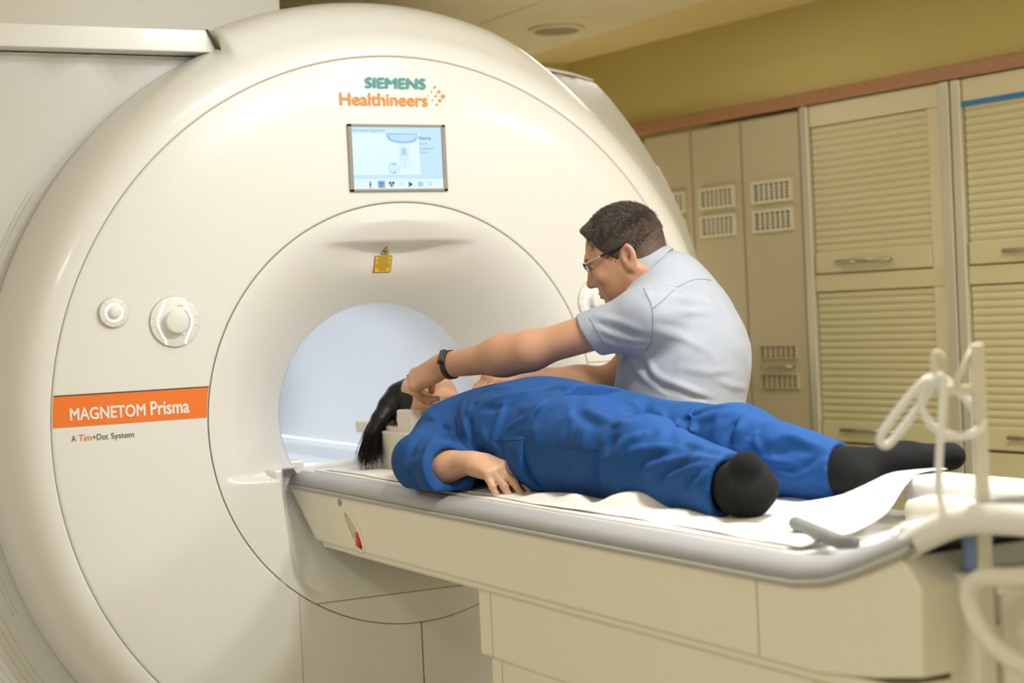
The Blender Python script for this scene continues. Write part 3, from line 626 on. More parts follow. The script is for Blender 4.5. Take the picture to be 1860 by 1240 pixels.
obj('lettering', text_mesh('SIEMENS', -0.088, 0.088, 1.931, 1.9585, -0.0008, 0.04), M['teal_ink'], T_)
obj('lettering', text_mesh('Healthineers', -0.163, 0.091, 1.884, 1.917, -0.0008, 0.03), M['orange_ink'], T_)
m = MB()
PX = 0.2542/(927-195)      # metres per crop pixel, from the width of the lettering
for px, py, r in ((998, 206, 9), (969, 240, 6.5), (1032, 241, 12), (939, 274, 4), (1003, 276, 8.5), (1067, 277, 15.5), (974, 310, 6), (1037, 311, 12), (1008, 345, 8.5)):
    m.cyl((-0.163+(px-195)*PX, -0.0006, 1.917-(py-272+8)*0.00034), (0, 1, 0), r*PX, 0.0012, 24)
obj('logo_dots', m.mesh(), M['orange_ink'], T_)
# display -------------------------------------------------------------------
sx0, sx1, sz0, sz1 = -0.148, 0.1385, 1.6545, 1.834
d = MB(); b = 0.0115
d.box(sx0, sx1, -0.006, 0.004, sz1-0.007, sz1, 0.001); d.box(sx0, sx1, -0.006, 0.004, sz0, sz0+0.007, 0.001)
d.box(sx0, sx0+b, -0.006, 0.004, sz0, sz1, 0.001); d.box(sx1-b, sx1, -0.006, 0.004, sz0, sz1, 0.001)
dp = obj('display_bezel', d.mesh(), M['bezel'], T_)
ax0, ax1, az0, az1 = sx0+b, sx1-b, sz0+0.007, sz1-0.007; W = ax1-ax0; HH = az1-az0
obj('display_screen', mesh([(ax0, -0.0015, az0), (ax1, -0.0015, az0), (ax1, -0.0015, az1), (ax0, -0.0015, az1)], [(0, 1, 2, 3)]), lit('screen_pale_blue', (0.56, 0.84, 1.0), 0.92), dp)
# crop pixel (crop of the screen) to scanner coordinates
def SX(px): return ax0+(px-283)/(1058-283)*W
def SZ(py): return az1-(py-574)/(1108-574)*HH
def ui(name, polys, mt, y=-0.0022):
    m = MB()
    for p in polys: m.raw([(SX(a), y, SZ(c)) for a, c in p], [tuple(range(len(p)))])
    return obj(name, m.mesh(), mt, dp)
def rect(a, b_, c, e): return [(a, e), (b_, e), (b_, c), (a, c)]
def ring(cx, cy, r, n=24): return [(cx+r*math.cos(2*PI*i/n), cy+r*math.sin(2*PI*i/n)) for i in range(n)]
def strokes(name, lines, w, mt, y=-0.0026):
    m = MB()
    for L in lines:
        for (a, c), (e, g) in zip(L[:-1], L[1:]):
            dx, dy = e-a, g-c; l = math.hypot(dx, dy)+1e-9; nx, ny = -dy/l*w/2, dx/l*w/2
            m.raw([(SX(p), y, SZ(q)) for p, q in ((a+nx, c+ny), (a-nx, c-ny), (e-nx, g-ny), (e+nx, g+ny))], [(0, 1, 2, 3)])
    return obj(name, m.mesh(), mt, dp)
s_pale = lit('screen_very_pale', (0.74, 0.93, 1.0), 0.97); s_mid = lit('screen_mid_blue', (0.36, 0.60, 0.92), 0.85); s_ink = lit('screen_ink', (0.02, 0.05, 0.12), 1.0)
s_grey = lit('screen_grey_blue', (0.22, 0.36, 0.50), 0.9); s_cyan = lit('screen_cyan', (0.22, 0.66, 0.88), 0.9)
ui('screen_area', [rect(283, 862, 630, 985)], s_pale); ui('screen_area', [rect(283, 1058, 1020, 1108)], s_pale)
obj('screen_text', text_mesh('New patient registered', SX(283), SX(560), SZ(620), SZ(592), -0.0026), s_grey, dp)
obj('screen_text', text_mesh('Home', SX(856), SX(966), SZ(684), SZ(648), -0.0026), s_ink, dp)
obj('screen_text', text_mesh('Spine 32', SX(858), SX(934), SZ(730), SZ(708), -0.0026), s_grey, dp)
obj('screen_text', text_mesh('HeadNeck 64', SX(858), SX(982), SZ(768), SZ(748), -0.0026), s_grey, dp)
obj('screen_text', text_mesh('posterior', SX(858), SX(940), SZ(804), SZ(780), -0.0026), s_grey, dp)
ui('scanner_diagram', [[(578, 628), (846, 628), (846, 655), (836, 690), (800, 708), (720, 716), (640, 706), (598, 690), (580, 660)]], s_mid, -0.0024)
ui('scanner_diagram', [[(600, 640), (836, 636), (830, 668), (790, 690), (720, 698), (650, 690), (612, 672)]], lit('screen_light_blue', (0.50, 0.76, 0.97), 0.95), -0.0026)
strokes('table_diagram', [[(685, 700), (770, 700), (772, 922), (690, 922), (685, 700)]], 2.2, s_cyan)
strokes('patient_diagram', [ring(722, 728, 17, 18)+[(739, 728)], [(712, 748), (694, 762), (698, 860)], [(732, 748), (752, 762), (750, 860)], [(708, 770), (712, 908), (722, 910), (728, 836), (734, 910), (744, 908), (742, 770)]], 2.4, s_mid)
ui('patient_diagram', [[(706, 752), (740, 752), (746, 820), (704, 820)]], lit('screen_shirt', (0.42, 0.72, 0.95), 0.9), -0.0024)
strokes('position_icon', [ring(634, 928, 42, 26)+[(676, 928)], ring(634, 928, 20, 20)+[(654, 928)], [(634, 886), (594, 890), (594, 968), (634, 968)]], 4, s_cyan)
ui('position_icon', [[(634, 876), (652, 894), (634, 908), (616, 894)], [(634, 984), (652, 966), (634, 950), (616, 966)]], s_cyan)
ui('toolbar_icon', [ring(423, 1048, 7, 12), [(414, 1058), (432, 1058), (430, 1080), (416, 1080)], rect(416, 421, 1082, 1100), rect(426, 431, 1082, 1100)], s_ink, -0.0026)
ui('toolbar_icon', [rect(488, 548, 1036, 1100)], lit('screen_button', (0.24, 0.46, 0.80), 0.9), -0.0024); ui('toolbar_icon', [rect(496, 540, 1060, 1065), ring(514, 1080, 8, 14), rect(500, 536, 1052, 1056)], s_ink, -0.0028)
ui('toolbar_icon', [[(606, 1094), (582, 1066), (580, 1052), (592, 1042), (606, 1054), (620, 1042), (632, 1052), (628, 1068)]], s_ink, -0.0026)
strokes('toolbar_icon', [[(582, 1068), (598, 1068), (604, 1056), (610, 1080), (616, 1068), (630, 1068)]], 4, s_pale, -0.0030)
strokes('toolbar_icon', [[(668, 1056), (712, 1056)], [(668, 1066), (712, 1066)], [(676, 1078), (704, 1078)]], 2.5, s_mid)
ui('toolbar_icon', [[(752, 1044), (790, 1069), (754, 1094)]], s_ink, -0.0026)
ui('toolbar_icon', [ring(856, 1068, 24, 24)], s_mid, -0.0026); strokes('toolbar_icon', [[(856, 1054), (856, 1082)]], 7, s_pale, -0.0030)
strokes('toolbar_icon', [[(918, 1044), (964, 1092)], [(964, 1044), (918, 1092)]], 3, s_grey)
# control dials ---------------------------------------------------------------
def dial(cx, cz, R, kr, kd, big):
    m = MB(); m.cyl((cx, -0.0025, cz), (0, 1, 0), R, 0.007, 64, 0.002)
    m.mi = 1
    ticks = [(0.70, 0.96, a) for a in (45, 135, 225, 315)] if not big else [(0.80, 0.97, a) for a in (10, 170, -12, 192)]
    for a0, a1, g in ticks:
        g = math.radians(g); m.tube([(cx+R*a0*math.cos(g), -0.0060, cz+R*a0*math.sin(g)), (cx+R*a1*math.cos(g), -0.0060, cz+R*a1*math.sin(g))], 0.0004, 4)
    if big:
        m.tube([(cx+0.60*R*math.cos(a), -0.0062, cz+0.60*R*math.sin(a)) for a in np.linspace(-0.8, 0.8, 20)], 0.0008, 4)
        for zz in (0.58, -0.58): m.tube(spline([(cx+0.12*R, -0.0062, cz+zz*R), (cx+0.22*R, -0.0062, cz+zz*R+0.004), (cx+0.34*R, -0.0062, cz+zz*R)], 4), 0.0008, 4)
    p = obj('control_dial', m.mesh(), [M['dial'], M['seam']], T_, True)
    m = MB(); m.tube([(cx+R*math.cos(a), -0.001, cz+R*math.sin(a)) for a in np.linspace(0, 2*PI, 64, endpoint=False)], 0.0009, 6, closed=True); obj('dial_edge', m.mesh(), M['seam'], p, True)
    m = MB(); m.cyl((cx, -0.006-kd/2, cz), (0, 1, 0), kr*1.06, kd, 48, 0.004, r2=kr*1.0) ; obj('knob', m.mesh(), M['dial'], p, True)
    m = MB()
    if big:
        for s in (-1, 1):
            pts = [(cx+s*(0.40*R+0.0) , 0, cz+0.90*R), (cx+s*0.42*R, 0, cz+0.72*R), (cx+s*0.58*R, 0, cz+0.42*R), (cx+s*0.70*R, 0, cz+0.0), (cx+s*0.58*R, 0, cz-0.42*R), (cx+s*0.42*R, 0, cz-0.72*R), (cx+s*0.40*R, 0, cz-0.90*R)]
            pts = spline([(a, -0.0062, c) for a, _, c in pts], 6); m.tube(pts, 0.0019, 6)
    else: m.tube([(cx+0.58*R*math.cos(a), -0.0062, cz+0.58*R*math.sin(a)) for a in np.linspace(0, 2*PI, 48, endpoint=False)], 0.0018, 6, closed=True)
    obj('light_ring', m.mesh(), M['glow'], p, True)
dial(-0.793, 1.362, 0.0365, 0.0125, 0.010, False); dial(-0.640, 1.333, 0.0635, 0.0285, 0.024, True); dial(0.598, 1.338, 0.0635, 0.0285, 0.024, True)
# laser warning label on the funnel, under the crease
def on_funnel(x, z): return float(funnel_y(np.array([math.hypot(x, z-ZC)]), np.array([x]), np.array([z]))[0])-0.0022
def label(poly, mt, dy, n=8):
    a, b, c, e = [np.array(q, float) for q in poly]; V = []
    for i in range(n+1):
        for k in range(n+1):
            q = (a*(1-k/n)+b*k/n)*(1-i/n)+(e*(1-k/n)+c*k/n)*i/n; V.append((q[0], on_funnel(q[0], q[1])-dy, q[1]))
    return obj('warning_label', mesh(V, [(i*(n+1)+k, i*(n+1)+k+1, (i+1)*(n+1)+k+1, (i+1)*(n+1)+k) for i in range(n) for k in range(n)]), mt, T_)
LX, LZ = LABEL
def shift(P): return [(x+LX, z+LZ) for x, z in P]
def inset(P, k): c = np.mean(np.array(P), 0); return [tuple(c+(np.array(p)-c)*k) for p in P]
q = shift([(-0.028, -0.045), (0.024, -0.045), (0.024, 0.0), (-0.028, 0.0)]); label(q, M['dark_ink'], 0.0004); label(inset(q, 0.93), M['yellow'], 0.0008)
for i in range(9):
    z = -0.004-0.0042*i; wd = (0.016, 0.019, 0.022, 0.014, 0.021, 0.020, 0.022, 0.012, 0.010)[i]
    label(shift([(-0.002-wd, z-0.0016), (-0.002+wd, z-0.0016), (-0.002+wd, z), (-0.002-wd, z)]), M['dark_ink'], 0.0011, 2)
q = shift([(-0.011, 0.0035), (0.013, 0.0035), (0.0015, 0.0245), (0.0005, 0.0245)]); label(q, M['dark_ink'], 0.0004); label(inset(q, 0.78), M['yellow'], 0.0008)
label(shift([(-0.0025, 0.0075), (0.0045, 0.0075), (0.0045, 0.0135), (-0.0025, 0.0135)]), M['dark_ink'], 0.0012, 2)
# ------------------------------------------------------------------ patient table
TB = thing('patient_table', 'long cream patient table docked to the scanner, with white deck and grey side rails', 'table', (0, -1.1, 0))
RAILY = [0.20, 0.0, -1.0, -1.85, -1.95, -2.02, -2.10, -2.18, -2.28, -2.37, -2.44, -2.52]
RAILZ = [0.0, 0.0, 0.0, 0.0, 0.0, 0.001, 0.012, 0.037, 0.075, 0.115, 0.132, 0.142]
def rz(y): return float(np.interp(-y, [-v for v in RAILY], RAILZ))
poly = [(0.245, 0.872), (0.062, 0.742), (0.045, 0.738), (-2.06, 0.738), (-2.20, 0.752), (-2.305, 0.770), (-2.31, 0.90), (-2.27, 0.87+rz(-2.27))]
poly += [(y, 0.87+rz(y)) for y in (-2.2, -2.15, -2.1, -2.06, -2.02, -1.95)]
m = MB(); m.prism(poly, 0, -0.268, 0.268, 0.005, 2)
body = m.mesh()
def boolean(me, cutter):
    a = bpy.data.objects.new('a', me); b = bpy.data.objects.new('b', cutter); COL.objects.link(a); COL.objects.link(b)
    md = a.modifiers.new('b', 'BOOLEAN'); md.operation = 'DIFFERENCE'; md.object = b; md.solver = 'EXACT'
    bpy.context.view_layer.update(); r = bpy.data.meshes.new_from_object(a.evaluated_get(bpy.context.evaluated_depsgraph_get()))
    bpy.data.objects.remove(a); bpy.data.objects.remove(b); return r
OC = Vector((-0.268, -0.212, 0.787)); OA = Vector((0, -0.115, -0.086)).normalized()      # recess centre and long axis
OB = OA.cross(Vector((1, 0, 0))).normalized()
b = bmesh.new(); bmesh.ops.create_uvsphere(b, u_segments=40, v_segments=20, radius=1)
bmesh.ops.transform(b, matrix=Matrix(((0.028, 0, 0, OC.x), (0, OA.y*0.068, OB.y*0.0195, OC.y), (0, OA.z*0.068, OB.z*0.0195, OC.z), (0, 0, 0, 1))), verts=b.verts)
bmesh.ops.recalc_face_normals(b, faces=b.faces)
sp = obj('side_body', boolean(body, bm_mesh(b)), M['cream'], TB)
m = MB(); m.tube([OC+Vector((-0.001, 0, 0))+OA*0.072*math.cos(a)+OB*0.0225*math.sin(a) for a in np.linspace(0, 2*PI, 48, endpoint=False)], 0.0045, 8, closed=True)
obj('recess_rim', m.mesh(), M['cream'], sp, True)
m = MB(); m.box(-0.276, -0.252, -0.006, 0.018, -0.019, 0.019, 0.006, 3, Matrix.Translation((0, OC.y-0.034, OC.z-0.017)))
kn = obj('release_knob', m.mesh(), M['red'], sp, True); kn['label'] = 'red release knob'
m = MB(); m.tube([(-0.2765, OC.y-0.030+0.010*math.cos(a), OC.z-0.017+0.012*math.sin(a)) for a in np.linspace(-1.2, 1.2, 12)], 0.0012, 6); m.cyl((-0.2765, OC.y-0.022, OC.z-0.017), (1, 0, 0), 0.004, 0.001, 12)
obj('knob_mark', m.mesh(), M['white_ink'], kn)
m = MB(); m.tube([(-0.2685, -0.124+0.010*math.cos(a), 0.852+0.0095*math.sin(a)) for a in np.linspace(0, 2*PI, 24, endpoint=False)], 0.0008, 5, closed=True)
m.tube([(-0.2685, -0.119, 0.855), (-0.2685, -0.127, 0.854), (-0.2685, -0.130, 0.847)], 0.0010, 5); m.tube([(-0.2685, -0.121, 0.850), (-0.2685, -0.128, 0.849)], 0.0010, 5)
obj('hand_symbol', m.mesh(), M['dark_ink'], sp)
m = MB(); m.prism([(0.03, 0.722), (0.045, 0.745), (-2.25, 0.745), (-2.2, 0.722)], 0, -0.258, 0.258, 0.004); obj('lower_lip', m.mesh(), M['cream'], TB)
m = MB(); m.box(-0.2685, 0.2685, -1.915, -1.912, 0.742, 0.868); obj('panel_seam', m.mesh(), M['seam'], TB)
# rails
def sweep(prof, ys, sgn=1, taper=None):
    V = []; k = len(prof)
    for y in ys:
        t = taper(y) if taper else 1.0
        for x, z in prof: V.append((sgn*(x if t == 1 else -0.255+(x+0.255)*t), y, 0.87+(z-0.87)*t+rz(y)))
    F = [(i*k+q, i*k+(q+1) % k, (i+1)*k+(q+1) % k, (i+1)*k+q) for i in range(len(ys)-1) for q in range(k)]+[tuple(range(k)), tuple((len(ys)-1)*k+q for q in range(k))[::-1]]
    if sgn < 0: F = [q[::-1] for q in F]
    return mesh(V, F)
ys = list(np.linspace(0.262, 0.20, 5))+list(np.linspace(0.15, -1.9, 12))+list(np.linspace(-1.95, -2.30, 16))
tp = lambda y: 1.0 if y < 0.19 else max(0.25, math.sqrt(max(0, 1-((y-0.19)/0.075)**2)))
for s in (1, -1):
    obj('side_rail', sweep([(-0.273, 0.8745), (-0.272, 0.888), (-0.262, 0.9005), (-0.240, 0.9115), (-0.234, 0.912), (-0.230, 0.9), (-0.230, 0.8745)], ys, s, tp), M['rail'], TB, True)
    obj('edge_strip', sweep([(-0.2715, 0.866), (-0.2765, 0.868), (-0.278, 0.8725), (-0.276, 0.877), (-0.268, 0.877), (-0.262, 0.866)], ys, s, tp), M['edge_grey'], TB, True)
m = MB(); m.box(-0.231, 0.231, -1.97, 0.20, 0.86, 0.9105, 0.003); obj('deck', m.mesh(), M['deck'], TB)
m = MB(); m.box(-0.222, 0.222, -1.93, 0.165, 0.9105, 0.9160, 0.002); obj('deck_mat', m.mesh(), M['deck'], TB)
# foot end: rising plate, arch handle, console, push handle
V = []; 
for y in list(np.linspace(-1.965, -2.48, 14)):
    for x, z in ((-0.231, 0.905+rz(y)), (0.231, 0.905+rz(y)), (0.231, 0.885+rz(y)), (-0.231, 0.885+rz(y))): V.append((x, y, z))
F = [(i*4+q, i*4+(q+1) % 4, i*4+4+(q+1) % 4, i*4+4+q) for i in range(13) for q in range(4)]+[(3, 2, 1, 0), (52, 53, 54, 55)]
fp = obj('foot_plate', mesh(V, F), M['rail'], TB)
for x, y in ((-0.10, -2.045), (0.05, -2.03)):
    m = MB(); m.box(x-0.03, x+0.03, y-0.012, y+0.012, 0.900+rz(y), 0.9085+rz(y), 0.002); obj('plate_slot', m.mesh(), M['darkgrey'], fp)
hp = [(-0.240, -2.06, 0.868), (-0.242, -2.14, 0.886), (-0.246, -2.22, 0.930), (-0.250, -2.30, 0.971), (-0.252, -2.38, 1.001), (-0.254, -2.46, 1.011), (-0.254, -2.58, 1.015), (-0.23, -2.67, 1.016), (-0.15, -2.70, 1.016)]
hp = hp+[(-x, y, z) for x, y, z in hp[::-1]]
pth = spline(hp, 6); m = MB(); m.tube(pth, [0.013+0.0085*float(smoothstep(0, 22, min(i, len(pth)-1-i))) for i in range(len(pth))], 16); obj('arch_handle', m.mesh(), M['deck'], TB, True)
m = MB(); m.box(-0.190, 0.190, -2.56, -2.27, 0.52, 0.905, 0.012, 3); cs = obj('foot_console', m.mesh(), M['coil'], TB)
m = MB(); m.box(-0.196, 0.196, -2.40, -2.26, 0.890, 0.915, 0.006); obj('console_lid', m.mesh(), M['deck'], cs)
for y, z, a, b_ in ((-2.345, 0.858, 0.016, 0.003), (-2.455, 0.860, 0.004, 0.004), (-2.455, 0.775, 0.018, 0.014)):
    m = MB(); m.box(-0.1925, -0.18, y-a, y+a, z-b_, z+b_, 0.001); obj('console_socket', m.mesh(), M['gap'], cs)
for i in range(5):
    m = MB(); m.cyl((-0.17+0.02*i, -2.44-0.012*i, 0.914), (0, 0, 1), 0.007, 0.02, 14, 0.002); obj('console_button', m.mesh(), M['darkgrey'], cs, True)
ph = [(-0.240, -2.53, 0.938), (-0.246, -2.46, 0.931), (-0.250, -2.415, 0.925), (-0.250, -2.392, 0.905), (-0.250, -2.395, 0.878), (-0.250, -2.42, 0.846), (-0.250, -2.46, 0.824), (-0.250, -2.52, 0.812), (-0.24, -2.60, 0.806), (-0.17, -2.64, 0.806)]
m = MB(); m.tube(spline(ph+[(-x, y, z) for x, y, z in ph[::-1]][0:1] if False else ph, 6), 0.0135, 14)
m.tube(spline([(-x, y, z) for x, y, z in ph], 6), 0.0135, 14); m.tube([(-0.17, -2.64, 0.806), (0.17, -2.64, 0.806)], 0.0135, 14)
for s in (-1, 1): m.tube([(s*0.185, -2.50, 0.89), (s*0.20, -2.50, 0.925), (s*0.242, -2.50, 0.936)], 0.0125, 12)
obj('push_handle', m.mesh(), M['coil'], TB, True)
# pedestal
m = MB(); m.box(-0.246, 0.246, -2.02, -0.845, 0.572, 0.735, 0.008, 3); pu = obj('pedestal_upper', m.mesh(), M['cream'], TB)
m = MB(); m.box(-0.2465, 0.2465, -0.908, -0.906, 0.575, 0.722); obj('panel_seam', m.mesh(), M['seam'], pu)
m = MB(); m.box(-0.238, 0.238, -1.98, -0.880, 0.0, 0.58, 0.006, 3); pl = obj('pedestal_lower', m.mesh(), M['cream'], TB)
m = MB(); m.box(-0.2385, 0.2385, -0.932, -0.930, 0.0, 0.57); obj('panel_seam', m.mesh(), M['seam'], pl)
m = MB(); m.box(-0.20, 0.20, -1.9, 0.0, 0.70, 0.73); obj('under_tray', m.mesh(), M['cream'], TB)

# ------------------------------------------------------------------ paper sheet
def sheet_z(x, y):
    n = 0.0035*np.sin(9*y+4*x+0.6)+0.0028*np.sin(23*y-11*x)+0.002*np.sin(41*y+17*x+1.1)
    z = 0.9195+n*smoothstep(-0.3, -0.9, y)
    def bump(cx, cy, sx, sy, a, rot=0.0):
        c, s = math.cos(rot), math.sin(rot); u = (x-cx)*c+(y-cy)*s; v = -(x-cx)*s+(y-cy)*c
        return a*np.exp(-(u/sx)**2-(v/sy)**2)
    z = z+bump(-0.135, -1.33, 0.035, 0.10, 0.030, 0.5)+bump(-0.17, -1.16, 0.03, 0.12, 0.014, -0.4)+bump(-0.13, -1.50, 0.03, 0.08, 0.018, 0.2)
    z = z+bump(-0.15, -0.98, 0.05, 0.06, 0.012)+bump(-0.19, -0.40, 0.02, 0.10, 0.010, 0.3)+bump(-0.17, -1.72, 0.05, 0.10, 0.012, 0.7)+bump(0.02, -1.74, 0.05, 0.05, 0.012)
    z = z+bump(-0.19, -0.62, 0.02, 0.12, 0.006, -0.3)
    z = 0.9175+(z-0.9175)*(0.15+0.85*smoothstep(-0.205, -0.155, x)); lift = np.clip((x+0.09)/0.255, 0, 1)**1.15*smoothstep(-1.48, -1.80, y); z = z+0.078*lift
    return z
nx, ny = 60, 210; V = []
for j in range(ny+1):
    q = j/ny
    for i in range(nx+1):
        p = i/nx; x = -0.205+0.46*p+0.008*math.sin(17*q+1)*(1-p)-0.018*max(0, 1-q*9)*(1-p)
        yend = -1.96+0.16*smoothstep(0.1, 1.0, p)+0.01*math.sin(9*p)
        y = 0.10+(yend-0.10)*q
        V.append((x, y, float(sheet_z(np.array(x), np.array(y)))))
F = [(j*(nx+1)+i, j*(nx+1)+i+1, (j+1)*(nx+1)+i+1, (j+1)*(nx+1)+i) for j in range(ny) for i in range(nx)]
SH = obj('paper_sheet', mesh(V, F), M['paper'], None, True, base=(0, -0.9, 0.92)); tag(SH, 'crumpled white paper sheet spread under the patient along the table', 'sheet')
md = SH.modifiers.new('thickness', 'SOLIDIFY'); md.thickness = 0.0012

# ------------------------------------------------------------------ head coil
HC = thing('head_coil', 'cream plastic head coil holding the head of the patient on the table', 'head coil', (0.02, -0.03, 0.92))
hx0, hx1 = -0.115, 0.165
m = MB(); m.prism([(hx0+0.02, 0.9195), (hx1-0.02, 0.9195), (hx1-0.01, 1.02), (0.10, 1.02), (0.07, 0.985), (0.025, 0.972), (-0.02, 0.985), (-0.05, 1.02), (hx0+0.01, 1.02)], 1, -0.20, 0.10, 0.004); obj('base', m.mesh(), M['coil'], HC)
for a_, b_ in ((hx0-0.006, hx0+0.075), (hx1-0.075, hx1+0.006)):
    m = MB(); m.box(a_, b_, 0.012, 0.104, 1.012, 1.044, 0.005); obj('rear_ledge', m.mesh(), M['coil'], HC)
for x in (hx0+0.024, hx1-0.054):
    m = MB(); m.box(x, x+0.032, -0.200, -0.105, 1.005, 1.078, 0.006, 3); m.box(x+0.004, x+0.028, -0.195, 0.02, 0.98, 1.030, 0.004); obj('side_wing', m.mesh(), M['coil'], HC)
# pale pad by the forehead, under the hand
m = MB(); m.box(-0.045, 0.045, -0.012, 0.012, -0.008, 0.008, 0.005, 3, Matrix.Translation((-0.040, -0.225, 1.105)) @ Matrix.Rotation(-1.0, 4, 'Z') @ Matrix.Rotation(0.35, 4, 'Y'))
obj('head_pad', m.mesh(), M['deck'], HC, True)

# ------------------------------------------------------------------ foot-end things
def single(name, me, mt, label, cat, base, smooth=True):
    o = obj(name, me, mt, None, smooth, base=base); tag(o, label, cat); return o
m = MB(); m.tube([(-0.118, -1.825, 0.936), (-0.150, -1.92, 0.934), (-0.188, -2.03, 0.932), (-0.205, -2.09, 0.938)], [0.012, 0.0125, 0.0125, 0.010], 14)
single('positioning_strap', m.mesh(), M['foam'], 'grey rolled positioning strap lying on the near side of the table foot end', 'strap', (-0.16, -1.95, 0.925))
m = MB(); m.box(-0.050, 0.050, -0.026, 0.026, -0.021, 0.021, 0.014, 3, Matrix.Translation((-0.045, -2.075, 0.936)) @ Matrix.Rotation(0.25, 4, 'Z') @ Matrix.Rotation(-0.12, 4, 'X'))
single('coil_plug', m.mesh(), M['deck'], 'white rounded plug block on the grey foot plate of the table', 'plug', (-0.045, -2.075, 0.915))
m = MB(); m.tube([(0.085, -1.885, 0.942), (0.100, -1.92, 0.943), (0.118, -1.98, 0.945), (0.126, -2.01, 0.945)], [0.020, 0.029, 0.029, 0.020], 14)
single('padded_wedge', m.mesh(), M['coil'], 'cream padded roll behind the white plug block on the table foot end', 'pad', (0.105, -1.95, 0.914))
m = MB(); m.box(0.150, 0.262, -2.46, -1.785, 0.915, 0.992, 0.02, 4); 
single('leg_cushion', m.mesh(), M['deck'], 'white leg cushion along the far edge of the table foot end', 'cushion', (0.215, -2.17, 0.93))
m = MB(); m.cyl((-0.165, -2.318, 0.950), (0, 0, 1), 0.0195, 0.070, 28, 0.004, r2=0.023)
single('beaker', m.mesh(), M['blue'], 'pale blue plastic cup on the table console behind the pole', 'cup', (-0.165, -2.318, 0.915))
# accessory pole with hook arm
PL = thing('accessory_pole', 'ivory plastic pole with hook arm standing at the table foot end', 'pole', (-0.205, -2.376, 0.7))
e = Vector((0.8818, -0.4715, 0)); f = Vector((0.4715, 0.8818, 0))
PM = Matrix(((e.x, f.x, 0, -0.205), (e.y, f.y, 0, -2.376), (0, 0, 1, 0), (0, 0, 0, 1)))
m = MB(); m.box(-0.0095, 0.0095, -0.008, 0.008, 0.70, 1.247, 0.003, 2, PM); obj('upright', m.mesh(), M['pole'], PL)
m = MB(); m.box(-0.205, -0.186, -2.39, -2.36, 0.82, 0.85, 0.003); obj('bracket', m.mesh(), M['pole'], PL)
m = MB(); m.tube([PM @ Vector(p) for p in ((-0.004, 0, 1.242), (-0.036, 0, 1.184))], 0.0052, 10); obj('brace', m.mesh(), M['pole'], PL, True)
m = MB(); m.tube([PM @ Vector(p) for p in ((0.0, 0, 1.181), (-0.03, 0, 1.184), (-0.062, 0, 1.187))], 0.0075, 10)
m.tube(spline([PM @ Vector(p) for p in ((-0.058, 0, 1.183), (-0.060, 0, 1.21), (-0.0605, 0, 1.228), (-0.057, 0, 1.236), (-0.051, 0, 1.233), (-0.049, 0, 1.227))], 5), 0.0055, 10); obj('hook_arm', m.mesh(), M['pole'], PL, True)
m = MB(); cc = lambda x, z, y=0.0: PM @ Vector((x*1.12-0.004, y, z+0.008))
m.tube(spline([cc(-0.046, 1.186, -0.013), cc(-0.060, 1.190, -0.014), cc(-0.072, 1.176, -0.014), cc(-0.071, 1.152, -0.014), cc(-0.058, 1.126, -0.014), cc(-0.034, 1.112, -0.014), cc(-0.008, 1.115, -0.016), cc(0.006, 1.130, -0.004), cc(-0.004, 1.155, 0.016), cc(-0.022, 1.178, 0.016), cc(-0.045, 1.196, 0.008), cc(-0.064, 1.192, -0.012), cc(-0.080, 1.178, -0.016),
    cc(-0.100, 1.153, -0.016), cc(-0.120, 1.124, -0.015), cc(-0.125, 1.108, -0.012), cc(-0.115, 1.103, -0.008), cc(-0.096, 1.122, -0.002), cc(-0.074, 1.152, -0.002), cc(-0.060, 1.178, -0.010), cc(-0.050, 1.196, -0.018), cc(-0.045, 1.190, -0.022), cc(-0.047, 1.15, -0.022), cc(-0.052, 1.10, -0.020), cc(-0.053, 1.05, -0.010), cc(-0.048, 1.02, 0.004), cc(-0.036, 0.99, 0.02), cc(-0.026, 0.966, 0.03)], 6), 0.0056, 10)
single('coiled_tubing', m.mesh(), M['tube'], 'white soft tubing looped over the hook of the ivory pole', 'tubing', PM @ Vector((-0.05, 0, 1.1)))
